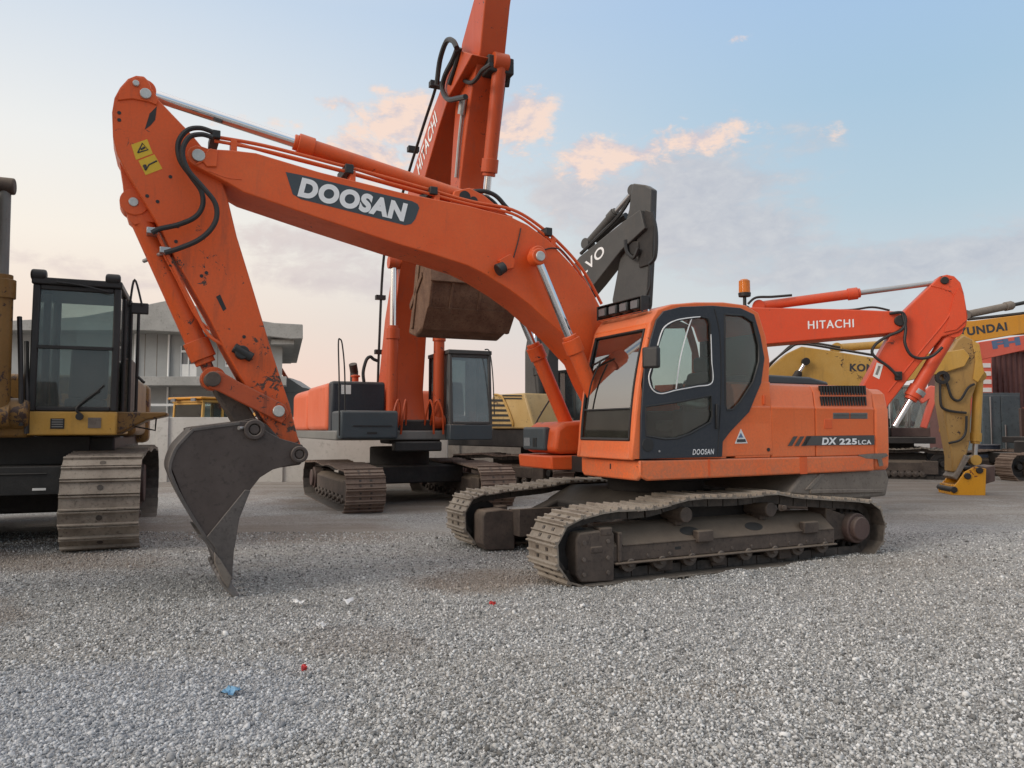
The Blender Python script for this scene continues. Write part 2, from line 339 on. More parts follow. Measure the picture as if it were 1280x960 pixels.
def crawler(fr, yc, w, xf, xr, zb, r, top, n, mt=None, side=1, detail=True, ridges=3, holes=False, frame=True):
    """track assembly: belt of grouser shoes, chain, idler, sprocket, final drive, rollers and side frame"""
    mt = mt or M['track']; P = belt_path(xf, xr, zb, r, top)
    P.append(P[0].copy()); L = [0]
    for i in range(len(P)-1): L.append(L[-1]+(P[i+1]-P[i]).length)
    tot = L[-1]; pitch = tot/n
    def at(s):
        s %= tot
        for i in range(len(P)-1):
            if L[i+1] >= s: return P[i]+(P[i+1]-P[i])*((s-L[i])/max(L[i+1]-L[i], 1e-6))
        return P[-1]
    b = MB(); y0, y1 = yc-w/2, yc+w/2
    prof = [(-.49, -.034), (.49, -.034), (.49, -.012)]
    if ridges == 3: prof += [(.46, .014), (.40, .014), (.36, -.016), (.05, -.018), (.02, .006), (-.04, .006), (-.07, -.018), (-.33, -.016), (-.38, .012), (-.44, .012)]
    else: prof += [(.46, .018), (.38, .018), (.33, -.016), (-.33, -.016), (-.38, .018), (-.46, .018)]
    prof += [(-.49, -.012)]
    for k in range(n):
        s = (k+.5)*pitch; p = at(s); t = (at(s+pitch*.45)-at(s-pitch*.45)).normalized(); nn = Vector((t.z, 0, -t.x))
        jit = Vector((0, random.uniform(-.006, .006), 0))
        t2 = (t+nn*random.uniform(-.02, .02)).normalized(); nn = Vector((t2.z, 0, -t2.x)); t = t2
        vs = []
        for yy in (y0, y1): vs += [p+jit+t*(a*pitch)+nn*(c if abs(c) > .5 else c)+Vector((0, yy, 0)) for a, c in prof]
        m_ = len(prof); b.cur = 0
        b.add(vs, [list(range(m_)), list(range(2*m_-1, m_-1, -1))]+[(i, (i+1) % m_, (i+1) % m_+m_, i+m_) for i in range(1, m_)])
        b.cur = 1; b.f.append([len(b.v)-2*m_, len(b.v)-2*m_+1, len(b.v)-m_+1, len(b.v)-m_]); b.mi.append(1)
        for yy in (yc-.10, yc+.10):   # chain links under each shoe
            b.obox(p-nn*.085+Vector((0, yy, 0)), t*pitch*.47, Vector((0, .022, 0)), nn*.048)
            if detail: b.obox(p-nn*(.012)+t*pitch*.2+Vector((0, yy, 0)), t*.018, Vector((0, .020, 0)), nn*.004); b.obox(p-nn*(.012)-t*pitch*.2+Vector((0, yy, 0)), t*.018, Vector((0, .020, 0)), nn*.004)
        if holes and k % 2 == 0:
            c = p-nn*.014+Vector((0, yc, 0)); b.cyl(c, c+nn*.004, .036, n=14)
    o = b.build('crawler_track', [mt, M['chain']], fr.root, smooth=False)
    ri = r-.13
    MB().ring(xf, zb+r, ri, ri*.55, yc-.09, yc+.09, 28).ycyl(xf, zb+r, ri*.56, yc-.05, yc+.05).ycyl(xf, zb+r, .09, yc-.17, yc+.17).build('idler', M['under_dark'], o, .01)
    sp = MB(); nt_ = 13
    prof2 = []
    for i in range(nt_*4):
        a = 2*math.pi*i/(nt_*4); R = ri+.03 if i % 4 in (1, 2) else ri-.05
        prof2.append((xr+R*math.cos(a), zb+r+R*math.sin(a)))
    sp.prism(prof2, yc-.035, yc+.035).build('sprocket', M['under_dark'], o, .006)
    MB().ycyl(xr, zb+r, ri*.80, yc-.2, yc+side*.20 if side > 0 else yc+.2, 28).ycyl(xr, zb+r, ri*.62, yc-.26, yc+.26, 28).build('final_drive', M['rust_drive'], o, .015)
    if frame:
        nr = 8
        for i in range(nr):
            x = xr+.62+(xf-xr-1.2)*i/(nr-1)
            rb = MB().ycyl(x, zb+.20, .085, yc-.17, yc+.17, 18).ycyl(x, zb+.20, .10, yc-.20, yc-.13, 18).ycyl(x, zb+.20, .10, yc+.13, yc+.20, 18)
            rb.ycyl(x, zb+.20, .045, yc-.25, yc+.25, 12)
            rb.build('track_roller', M['roller'], o, .006)
    return o
# ================================================================== the main excavator
A = Frame('crawler_excavator', 26, 1.8646, 10.066); R = A.root
tag(R, 'foreground orange excavator with navy cab door, its arched boom reaching left to the gravel', 'excavator', 'excavators parked in the yard')
OR, OB = M['orange'], M['orange_body']
# ---- undercarriage
top_near = [(1.71, .745), (1.1, .755), (.62, .835), (-.14, .825), (-.6, .845), (-.98, .79), (-1.6, .735), (-2.0, .70)]
near = crawler(A, 1.19, .62, 1.96, -2.07, -.03, .365, top_near, 47, M['track'], 1, True, 3)
far = crawler(A, -1.45, .62, 1.86, -2.17, .02, .365, [(1.6, .76), (1.0, .80), (.55, .85), (-.2, .84), (-.7, .85), (-1.1, .80), (-2.1, .72)], 47, M['track'], -1, True, 3)
def side_frame(parent, yo, sg):
    """beam between idler and sprocket: sloping top plate with two oval openings, foot ledge, end guard; yo outer face"""
    def yy(d): return yo-sg*d
    b = MB()
    prof = [(yy(0), .19), (yy(0), .36), (yy(.20), .52), (yy(.46), .55), (yy(.46), .19)]
    b.prism(prof, -1.62, 1.63, 'x')
    b.box(-1.62, 1.59, min(yy(-.045), yy(.06)), max(yy(-.045), yy(.06)), .165, .188)   # ledge
    b.box(1.50, 1.55, min(yy(-.03), yy(.2)), max(yy(-.03), yy(.2)), .19, .50)
    o = b.build('side_frame', M['under'], parent, .012)
    g = MB()
    for x in (.52, -.42):   # openings in the sloping plate
        n = Vector((0, sg*.16, .20)).normalized(); c = Vector((x, yy(.10), .44)); t = Vector((0, -sg*.20, .16)).normalized()
        ring_ = [c+Vector((.13*math.cos(a), 0, 0))+t*(.065*math.sin(a)) for a in [i*math.pi/10 for i in range(20)]]
        g.add([p+n*.004 for p in ring_]+[p-n*.02 for p in ring_], [list(range(20)), list(range(39, 19, -1))]+[(i, i+20, (i+1) % 20+20, (i+1) % 20) for i in range(20)])
    g.box(.72, .80, min(yy(-.002), yy(.02)), max(yy(-.002), yy(.02)), .27, .30)
    g.build_each('frame_opening', M['black'], o)
    e = MB()   # idler end guard box
    e.prism([(1.60, .0), (1.60, .50), (1.76, .535), (2.02, .52), (2.06, .46), (2.06, .10), (2.0, .02)], min(yy(-.03), yy(.28)), max(yy(-.03), yy(.28)))
    e.box(1.62, 1.78, min(yy(-.035), yy(.1)), max(yy(-.035), yy(.1)), .47, .56)
    e.box(1.74, 1.90, min(yy(-.036), yy(0)), max(yy(-.036), yy(0)), .30, .38)
    e.build('idler_guard', M['under'], o, .02)
    bl = MB()
    for k in range(10): bl.ycyl(-1.45+k*.29, .235, .018, min(yy(-.008), yy(.01)), max(yy(-.008), yy(.01)), 8)
    for z_ in (.10, .25, .42): bl.ycyl(1.68, z_, .022, min(yy(-.042), yy(0)), max(yy(-.042), yy(0)), 8).ycyl(1.97, z_, .022, min(yy(-.042), yy(0)), max(yy(-.042), yy(0)), 8)
    bl.build('bolt_row', M['roller'], o)
    wb = MB(); wb.tube([(-1.6, yy(-.003), .36), (1.48, yy(-.003), .36)], .010, 6, False); wb.build('weld_bead', M['under'], o)
    s = MB(); s.box(.30, .52, min(yy(-.05), yy(.05)), max(yy(-.05), yy(.05)), .33, .46).box(-1.32, -1.08, min(yy(-.04), yy(.05)), max(yy(-.04), yy(.05)), .33, .47)
    s.prism([(-1.62, .19), (-1.62, .60), (-1.95, .50), (-1.98, .2)], min(yy(.12), yy(.42)), max(yy(.12), yy(.42)))
    s.build_each('step_bracket', M['under'], o, .015)
    for x in (.62, -.62):
        MB().ycyl(x, .63, .085, min(yy(.02), yy(.4)), max(yy(.02), yy(.4)), 18).box(x-.05, x+.05, min(yy(.15), yy(.3)), max(yy(.15), yy(.3)), .50, .62).build('carrier_roller', M['under'], o, .01)
    gd = MB()
    for x in (1.0, .25, -.75):
        gd.box(x-.22, x-.02, min(yy(.06), yy(.10)), max(yy(.06), yy(.10)), .04, .19)
    gd.build_each('roller_guard', M['under'], o, .01)
side_frame(near, 1.42, 1)
side_frame(far, -1.16, -1)     # faces the middle of the machine, like the photo shows it
b = MB(); b.prism([(-.95, .42), (-.95, .62), (-.6, .80), (.6, .80), (.95, .62), (.95, .42)], -1.2, 1.0)
b.cyl((0, 0, .78), (0, 0, 1.03), .62, n=40)
b.prism([(.75, .35), (.75, .70), (1.5, .40), (1.5, .30)], -1.15, -.9).prism([(.75, .35), (.75, .70), (1.5, .40), (1.5, .30)], .75, .95)
b.build('car_body', M['under_dark'], R, .03)
MB().cyl((0, 0, .93), (0, 0, 1.035), .70, n=48).build('swing_bearing', M['under_dark'], R, .01)
# ---- upper frame and skirt
b = MB(); b.box(-2.36, 1.15, -1.28, 1.30, 1.04, 1.24); b.build('upper_frame', M['under_dark'], R, .01)
xs0 = A.y(800, 596, 1.35)[0]
b = MB()
xk_ = A.y(1092.5, 575, 1.35)[0]; prof = [(1.20, 1.06), (1.20, 1.235), (xk_, 1.235), (xk_, 1.04), (1.10, 1.015)]
b.prism(prof, 1.303, 1.352)
b.prism([(.14, 1.06), (.14, 1.235), (1.352, 1.235), (1.352, 1.06), (1.28, 1.015), (.2, 1.015)], 1.151, 1.203, 'x')
sk = b.build('side_skirt', OB, R, .018)
g = MB(); g.box(.24, .27, 1.3525, 1.3545, 1.045, 1.236).box(-1.26, -1.14, 1.3525, 1.3545, 1.03, 1.236).build('skirt_patch', M['orange'], sk)
for yy_, zz in ((.78, 1.15),):
    MB().box(1.203, 1.206, yy_-.012, yy_+.012, zz-.03, zz+.03).build('keyhole', M['black'], sk)
# ---- engine hood on the near side (cross-section pushed along x), with gaps between doors
hs = [(1.0, 1.238), (1.338, 1.238), (1.345, 1.80), (1.352, 1.83), (1.335, 1.86), (1.315, 2.03), (1.27, 2.105), (1.16, 2.135), (-.2, 2.16), (-.2, 1.238)]
def hx(px, py): return A.y(px, py, 1.345)[0]
x960, x1020, x1093, x1112 = hx(964, 530), hx(1019.5, 530), hx(1093, 530), hx(1111.5, 530)
for nm, xa, xb in (('engine_door', x960, x1020), ('engine_door', x1020, x1093)):
    MB().prism(hs, xb+.006, xa-.006, 'x').build(nm, OB, R, .012)
b = MB().plate([A.y(*p, 1.34) for p in [(900, 571), (900, 545), (930, 518), (947, 488), (952, 477), (962.5, 477.5), (966, 569)]], [], 1.295, 1.343)
b.prism(hs, x960+.01, x960+.55, 'x')
b.build('cab_rear_panel', OB, R, .01)
# counterweight: orange rounded upper part over a bare grey foot
b = MB(); cw = [(1.28, 1.03), (1.335, 1.08), (1.345, 1.30), (1.35, 1.83), (1.335, 1.86), (1.30, 2.03), (1.22, 2.10), (-1.22, 2.10), (-1.33, 1.9), (-1.33, 1.03)]
b.prism(cw, x1112, x1093-.008, 'x')
cwo = b.build('counterweight', OB, R, .06, 3)
f0 = [A.y(*p, 1.30) for p in [(1003, 593), (1108, 586), (1112, 600), (1108, 620), (1060, 625), (985, 617)]]
b = MB().prism(f0, -1.25, 1.30); b.prism([f0[1], (f0[1][0]+.02, 1.24), (f0[1][0]+.5, 1.24), (f0[0][0]-.3, f0[0][1])], -1.2, 1.28)
ft = b.build('counterweight_foot', M['counter'], cwo, .03)
b = MB(); q = A.Y([(1030, 612), (1066, 612), (1092, 600), (1094, 588), (1084, 588)], 1.302)
b.prism(A.Y([(1012, 612), (1104, 611), (1104, 615), (1012, 617)], 1.302), 1.28, 1.325).prism(A.Y([(1024, 592), (1030, 592), (1012, 612), (1006, 612)], 1.302), 1.28, 1.318)
b.build_each('foot_rib', M['counter'], ft, .006)
sc = MB()
def patch(px, Y, d=.0025):   # flat decal or bare patch lying on a panel
    sc_ = MB(); sc_.prism(A.Y(px, Y), Y-.001, Y+d); return sc_
patch([(1072, 568.5), (1090, 567), (1108, 566.5), (1110, 570), (1102, 573), (1104, 582), (1099, 583), (1097, 574), (1082, 573)], 1.353).build('scraped_patch', M['counter'], cwo)
# belt line, vents, handle
v = MB()
for row, (ya, yb) in enumerate(((482, 493.5), (495.5, 507))):
    for i in range(17):
        x0 = 1025+i*3.42+(row*.6); sl = 1.0
        Yv = 1.324 if row == 0 else 1.339
        v.prism(A.Y([(x0+sl*.2, ya), (x0+1.9+sl*.2, ya), (x0+1.9+sl, yb), (x0+sl, yb)], Yv), Yv-.03, Yv+.004)
v.build('vent_slot', M['black'], R)
v = MB(); v.prism(A.Y([(1041, 516), (1061, 516), (1061, 523.5), (1041, 523.5)], 1.342), 1.33, 1.3465).prism(A.Y([(1063, 516), (1084, 516), (1084, 523.5), (1063, 523.5)], 1.342), 1.33, 1.3465)
v.build_each('radiator_grille', M['grey_paint'], R)
v = MB()
for py in (517.6, 519.3, 521.0, 522.6):
    v.prism(A.Y([(1042, py-.35), (1083.5, py-.35), (1083.5, py+.35), (1042, py+.35)], 1.348), 1.34, 1.3485)
v.build('grille_slat', M['black'], R)
b = MB(); b.prism(A.Y([(1030, 524), (1040, 524), (1040, 536), (1030, 536)], 1.342), 1.335, 1.348); b.build('door_latch', M['orange'], R, .004)
MB().prism(A.Y([(953, 494), (956, 494), (956, 506), (953, 506)], 1.34), 1.33, 1.36).build('door_handle', M['orange'], R, .004)
MB().ycyl(*A.y(960, 562, 1.34), .022, 1.33, 1.352).build('lock', M['black'], R)
# decals
d = patch([(1008, 545), (1093, 544), (1093, 556), (1003, 557)], 1.347); dd = d.build('model_stripe', M['graphite'], R)
for k in range(3):
    x = 984+k*8.5
    patch([(x+8, 545.5), (x+13, 545.3), (x+6, 557.3), (x+.6, 557.5)], 1.347).build('slanted_bar', M['graphite'], dd)
lettering(dd, 'DX', A.y3(1027, 556, 1.350), A.y3(1046, 555.6, 1.350), .088, (0, 1, 0), M['white'], .045, .15, space=1.1)
lettering(dd, '225', A.y3(1049, 556, 1.350), A.y3(1071, 555.6, 1.350), .078, (0, 1, 0), M['white'], .045, space=1.12)
lettering(dd, 'LCA', A.y3(1072.5, 555.8, 1.350), A.y3(1089, 555.4, 1.350), .058, (0, 1, 0), M['white'], .03, space=1.1)
w = patch([(926, 536), (934.5, 554), (918.5, 554.5)], 1.345).build('warning_triangle', M['decal_white'], R)
patch([(926, 541), (929, 547), (923, 547)], 1.3485).build('symbol', M['letter_blue'], w); patch([(921.5, 549), (931.5, 548.8), (932.5, 552.5), (921, 552.8)], 1.3485).build('symbol', M['letter_dark'], w)
# hood top: dark cover, rail, exhaust
b = MB(); b.prism([(x960+.35, 2.13), (x960+.3, 2.22), (x960-.2, 2.255), (x1020-.3, 2.245), (x1020-.62, 2.19), (x1020-.64, 2.14)], .1, 1.0)
b.build('hood_cover', M['slate'], R, .05, 3)
# ---- body on the far side, front tool box with lamp
b = MB(); b.box(-2.30, .1, -1.33, -.25, 1.24, 2.12); b.build('engine_housing', OB, R, .05)
ym = -.85
b = MB(); pr = A.Y([(668, 528), (671, 560), (671, 569), (727, 583), (727, 528)], ym)
xf_ = pr[0][0]
b.prism([(xf_-.05, 1.26), (xf_+.06, 1.30), (xf_+.02, 1.58), (xf_-.10, 1.66), (xf_-.9, 1.70), (xf_-.9, 1.26)], -1.02, -.20); b.build('tool_box', OR, R, .05, 3)
b = MB(); b.prism([(xf_+.10, 1.07), (xf_+.12, 1.24), (.3, 1.25), (.3, 1.04)], -1.10, -.18); b.build('deck_front', OR, R, .02)
hl = MB().box(xf_+.0, xf_+.10, -1.0, -.40, 1.30, 1.60).build('headlight', M['slate'], R, .03, 3)
MB().box(xf_+.101, xf_+.106, -.95, -.78, 1.35, 1.46).build('lens', M['lens'], hl); MB().box(xf_+.101, xf_+.105, -.70, -.66, 1.34, 1.46).box(xf_+.101, xf_+.105, -.64, -.60, 1.34, 1.46).build_each('lamp_grille', M['black'], hl)
# handrail in front of the toolbox
MB().tube(A.Y3([(676, 575), (666, 540), (690, 495)], -1.3), .012).build('handrail', M['black'], R)
# ---- cab
cab_outer = [(800, 574), (801, 520), (805, 460), (813, 424), (820, 400), (829, 389), (850, 383.5), (890, 382), (925, 385), (942, 393), (950, 420), (955, 448), (951, 478), (936, 515), (912, 540), (903, 552), (902, 571)]
CY = 1.35
outer = A.Y(cab_outer, CY)
win1 = A.Y([(812, 472), (823, 428), (829, 411), (842, 401), (875, 396), (884, 398), (887, 405), (889, 478), (846, 487), (826, 492), (815, 486)], CY)
win2 = A.Y([(806, 508), (850, 502), (888, 494.5), (890, 520), (887, 528), (862, 542), (845, 548), (830, 549), (807, 545)], CY)
win3 = A.Y([(905, 393), (928, 394.5), (941, 403), (948, 432), (948, 452), (941, 477), (925, 502), (915, 512), (908, 513), (906, 506)], CY)
cab = MB().plate(outer, [win1, win2, win3], 1.320, 1.362).build('cab_side_wall', M['navy'], R, .006)
seam = MB(); seam.tube(A.Y3([(893, 386), (900, 420), (901.5, 480), (900, 520), (897, 569)], 1.363), .006, 6).build('door_seam', M['black_rub'], cab)
def glassp(name, pts, Y, m, parent, inset=.0): return MB().plate(pts, [], Y-.003, Y+.003).build(name, m, parent)
glassp('door_window', win1, 1.338, M['glass'], cab); glassp('lower_window', win2, 1.338, M['glass'], cab); glassp('quarter_window', win3, 1.338, M['glass'], cab)
ch_ = [A.y3(*p, 1.366) for p in [(829, 411), (842, 401.5), (858, 397.8), (875, 396), (884, 398)]]
trm = MB().tube([A.y3(*p, 1.366) for p in [(822, 432), (829, 411), (842, 401.5), (858, 397.8), (875, 396)]], .0075, 6)
trm.tube([A.y3(*p, 1.366) for p in [(888.5, 418), (889.5, 450), (890, 478), (870, 483), (846, 487.5), (826, 492), (815, 486), (811, 472), (814, 460)]], .0075, 6)
trm.tube([A.y3(*p, 1.360) for p in [(865, 397), (858, 418), (850, 450), (845, 487)]], .007, 6)
trm.build_each('window_trim', M['white'], cab)
# rubber seals
sl_ = MB()
for w_ in (win1, win2, win3): sl_.tube([(x, 1.358, z) for x, z in w_+[w_[0]]], .013, 6, False)
sl_.build_each('window_seal', M['black_rub'], cab)
lettering(cab, 'DOOSAN', A.y3(865.5, 568.5, 1.364), A.y3(892.5, 567.8, 1.364), .062, (0, 1, 0), M['white'], .015, .2, space=1.12)
MB().ycyl(*A.y(809, 556, CY), .075, 1.36, 1.368).build('door_lock', M['black_rub'], cab, .004)
MB().ycyl(*A.y(823, 564, CY), .012, 1.36, 1.37).build('key_cylinder', M['steel'], cab)
MB().prism(A.Y([(893, 505), (896, 505), (896, 536), (893, 536)], CY), 1.36, 1.385).build('grab_handle', M['black_rub'], cab, .006)
# orange shell: roof, pillars, rear band
shell_out = [(790, 574), (790, 566), (797, 500), (806, 440), (813, 402), (822, 387), (840, 380.5), (870, 378), (905, 378), (932, 381.5), (948, 391), (957, 420), (962, 450), (961, 480), (946, 512), (920, 541), (909, 556), (908, 573)]
so = A.Y(shell_out, 1.335); hole = [(x*.985+.02*0, z) for x, z in outer]
cxm = sum(p[0] for p in outer)/len(outer); czm = sum(p[1] for p in outer)/len(outer)
hole = [(cxm+(x-cxm)*.985, czm+(z-czm)*.985) for x, z in outer]; hole = [(x, max(z, so[0][1]+.03)) for x, z in hole]
shell = MB().plate(so, [hole], 1.285, 1.338).build('cab_shell', OB, R, .012)
# roof skin, from the windscreen head over to the rear
rf = A.Y([(812, 404), (816, 396), (823, 386.5), (840, 380), (870, 377.5), (905, 377.5), (932, 381), (948, 391), (955, 412)], 1.335)
n_ = len(rf); inn = [(cxm+(x-cxm)*.95, z-.045) for x, z in rf]
roof = MB().prism(rf+inn[::-1], .18, 1.332).build('cab_roof', OB, R, .02)
xr_ = rf[-1][0]
rw = MB(); zr0 = 1.24
rw.box(xr_-.02, xr_+.02, .18, 1.28, zr0, 2.0).box(xr_-.015, xr_+.02, .18, .26, 2.0, 2.82).box(xr_-.015, xr_+.02, 1.20, 1.28, 2.0, 2.82)
rw.build('cab_rear_wall', M['navy'], R, .01); MB().box(xr_-.004, xr_+.004, .26, 1.20, 2.0, 2.80).build('rear_window', M['glass'], R)
# far side wall with a big window
fo = [(p[0], p[1]) for p in outer]; fw_ = [(p[0], p[1]) for p in A.Y([(815, 480), (824, 430), (835, 404), (875, 396), (935, 396), (945, 430), (945, 470), (930, 490), (860, 492), (825, 494)], CY)]
fs_ = MB().plate(fo, [fw_], .17, .215).build('cab_far_wall', OR, R, .01); glassp('far_window', fw_, .19, M['glass'], fs_)
MB().box(xr_, 1.12, .2, 1.30, 1.15, 1.24).build('cab_floor', M['interior'], R)
# windscreen: slanted frame and pane between the two front pillars
def fx(z):   # front plane of the cab, leaning back
    a, c = A.y(791, 566, 1.335), A.y(813, 402, 1.335)
    t = (z-a[1])/(c[1]-a[1]); return a[0]+(c[0]-a[0])*t+.045*math.sin(math.pi*min(max(t, 0), 1))
def fstrip(y0, y1, z0, z1, d=.05, off=0, k=9):
    zs = [z0+(z1-z0)*i/k for i in range(k+1)]
    return MB().prism([(fx(z)+off, z) for z in zs]+[(fx(z)-d+off, z) for z in zs[::-1]], y0, y1)
ztop, zbot = rf[0][1]-.0, A.y(791, 566, 1.335)[1]
fstrip(1.255, 1.335, 1.238, ztop+.02).build('front_pillar', OB, R, .018)
fstrip(.175, .235, 1.238, ztop+.02).build('front_pillar', OB, R, .018)
fstrip(.235, 1.255, 1.238, zbot+.13, .06, -.004).build('front_sill', OB, R, .015)
fstrip(.235, 1.255, ztop-.05, ztop+.02, .06, -.003).build('front_header', OB, R, .015)
ws = fstrip(.235, 1.255, zbot+.49, ztop-.05, .008, -.022).build('windscreen', M['screen'], R)
fstrip(.235, 1.255, zbot+.13, zbot+.47, .008, -.022).build('lower_screen', M['glass'], R)
sl = MB()
zz_ = [zbot+.14+(ztop-.06-zbot-.14)*i/10 for i in range(11)]
for yy_ in (.245, 1.245): sl.tube([(fx(z)-.006, yy_, z) for z in zz_], .016, 6)
sl.tube([(fx(zz_[0])-.006, y_, zz_[0]) for y_ in (.245, .7, 1.245)], .018, 6).tube([(fx(zz_[-1])-.006, y_, zz_[-1]) for y_ in (.245, .7, 1.245)], .016, 6)
zm = zbot+.48; sl.tube([(fx(zm)-.01, y_, zm) for y_ in (.245, .7, 1.245)], .011, 6)
sl.build('screen_seal', M['black_rub'], ws)
MB().tube([(fx(zbot+.5)+.02, .36, zbot+.5), (fx(zbot+.8)+.03, .40, zbot+.8), (fx(zbot+1.05)+.03, .52, zbot+1.05)], .010, 6).tube([(fx(zbot+1.05)+.02, .33, zbot+1.02), (fx(zbot+1.08)+.02, .66, zbot+1.10)], .012, 6).build('wiper', M['black_rub'], ws)
# interior
b = MB(); b.box(-.02, .40, .52, 1.0, 1.55, 1.68); st_ = b.build('seat', M['seat'], R, .05, 3)
MB().prism([(-.02, 1.62), (.10, 1.62), (-.10, 2.28), (-.22, 2.26)], .53, .99).build('seat_back', M['seat'], st_, .05, 3)
MB().box(-.24, -.12, .62, .90, 2.27, 2.46).build('head_rest', M['seat'], st_, .04, 3)
b = MB(); b.box(-.1, .52, .25, .48, 1.24, 1.80).box(-.1, .52, 1.02, 1.24, 1.24, 1.80).box(.58, .86, .3, .42, 1.24, 1.95); b.build('console', M['interior'], R, .03)
lv = MB()
for yy_ in (.37, 1.12): lv.tube([(.42, yy_, 1.78), (.45, yy_, 1.95), (.46, yy_, 2.02)], .018, 8).cyl((.46, yy_, 2.0), (.465, yy_, 2.10), .028)
lv.tube([(.8, .62, 1.24), (.78, .62, 1.75)], .014).tube([(.8, .82, 1.24), (.78, .82, 1.75)], .014); lv.build_each('control_lever', M['black_rub'], R)
b = MB(); b.obox((.30, 1.12, 1.86), (.16, 0, .02), (0, .09, .01), (0, 0, .03)).obox((.16, 1.10, 1.90), (.12, .03, .03), (0, .08, .01), (0, 0, .03)); b.build('seat_cloth', M['cloth'], R, .03, 3)
# mirror, roof lamps, beacon
mb_ = MB(); mb_.obox((A.y(814, 447, 1.5)[0], 1.5, A.y(814, 447, 1.5)[1]), (.035, .02, 0), (-.045, .085, 0), (0, 0, .115))
mr = mb_.build('mirror', M['black_rub'], R, .025, 3)
MB().tube([(fx(2.45)-.01, 1.33, 2.45), (fx(2.45)+.02, 1.44, 2.42), (A.y(812, 440, 1.5)[0]+.0, 1.5, 2.33)], .012).build('mirror_arm', M['black'], mr)
lb = MB(); zl = rf[2][1]+.045; xl = rf[2][0]+.07
lb.box(xl-.10, xl-.07, .22, 1.15, zl-.02, zl+.12).box(xl-.10, xl+.03, .22, .24, zl-.04, zl+.13).box(xl-.10, xl+.03, 1.13, 1.15, zl-.04, zl+.13).box(xl-.1, xl+.02, .22, 1.15, zl+.12, zl+.135)
lbo = lb.build('roof_lamp_rack', M['black'], R, .004)
for k in range(4):
    yc = .34+k*.225
    l = MB().box(xl-.06, xl+.03, yc-.08, yc+.08, zl-.01, zl+.105).build('work_lamp', M['black_rub'], lbo, .02, 3)
    MB().box(xl+.031, xl+.036, yc-.066, yc+.066, zl+.005, zl+.09).build('lens', M['lens'], l)
MB().tube([(xl+.02, .25, zl-.05), (xl+.03, .7, zl-.055), (xl+.0, 1.25, zl-.05)], .014).tube([(xl-.1, .25, zl-.05), (xl-.35, 1.0, zl+.0), (xl-.6, 1.2, zl+.03), (xl-.9, 1.1, zl+.04)], .008).build('lamp_bracket', M['chrome'], lbo)
MB().tube([(xl-.15, 1.0, zl-.03), (xl-.35, 1.12, zl+.01), (xl-.65, 1.2, zl+.045), (xl-1.0, 1.2, zl+.055)], .012).build('roof_cable', M['black_rub'], lbo)
bx, bz = A.y(931, 385, .75); bz2 = A.y(931, 369, .75)[1]; bz3 = A.y(931, 349.5, .75)[1]
bs = MB().cyl((bx, .75, bz-.12), (bx, .75, bz2), .022).cyl((bx, .75, bz2-.02), (bx, .75, bz2+.03), .075, .08).ycyl(bx, bz-.02, .045, .70, .80).build('beacon_stem', M['black'], R, .004)
MB().cyl((bx, .75, bz2+.03), (bx, .75, bz3-.02), .072, .070, 24).cyl((bx, .75, bz3-.02), (bx, .75, bz3), .070, .045, 24).build('beacon_lens', M['amber'], bs)
# ---- boom
BY0, BY1 = -.50, .10
up = [(262, 186), (290, 187.5), (320, 191), (400, 215), (500, 240), (585, 257), (637, 270), (660, 281), (686, 300), (714, 330), (738, 360), (757, 397)]
lo = [(735, 452), (705, 419), (682, 399), (660, 379), (637, 362), (607, 343), (585, 332), (532, 315), (500, 306), (400, 273), (304, 240), (284, 228)]
tipx, tipz = A.y(248, 195, BY1)
tip = [(tipx+.105*math.cos(math.radians(a)), tipz+.105*math.sin(math.radians(a))) for a in (235, 200, 165, 130, 95, 60, 30, 0, -30, -55)]
ux_, lx_ = A.Y(up, BY1), A.Y(lo, BY1)
foot = [(.95, 2.15), (.62, 1.62), (.42, 1.50), (.25, 1.58), (.22, 1.78), (.40, 2.2)]
prof = ux_+[(ux_[-1][0]-.12, ux_[-1][1]-.35)]+foot[::-1]+lx_
tipl = [p for p in [(tipx+.11*math.cos(math.radians(a)), tipz+.11*math.sin(math.radians(a))) for a in (-75, -45, -15, 15, 45, 75, 105)]]
prof = prof+tipl
boom = MB().prism(prof, BY0, BY1).build('boom', OR, R, .012)
MB().ycyl(tipx, tipz, .062, BY0-.04, BY1+.035, 20).build('boom_pin', M['pin'], boom, .006)
nz = MB().prism(A.Y([(243, 208), (262, 186), (272, 188), (271, 209), (258, 209), (254, 203)], BY1), BY1-.001, BY1+.022)
nz.build('nose_plate', OR, boom, .008)
w_ = MB(); w_.tube(A.Y3([(262, 214), (284, 222), (302, 224)], BY1+.001), .006, 6).build('weld_bead', OR, boom)
# name panel
pn = A.Y([(357, 215), (380, 219.5), (515, 251.5), (522, 255), (524, 260), (519, 274), (514, 280), (506, 281.5), (376, 249), (366, 243)], BY1)
pan = MB().prism(pn, BY1-.001, BY1+.003).build('name_panel', M['slate'], boom)
lettering(pan, 'DOOSAN', A.y3(371.5, 245.5, BY1+.004), A.y3(507, 278, BY1+.004), .215, (0, 1, 0), M['white'], .058, .12, space=1.12)
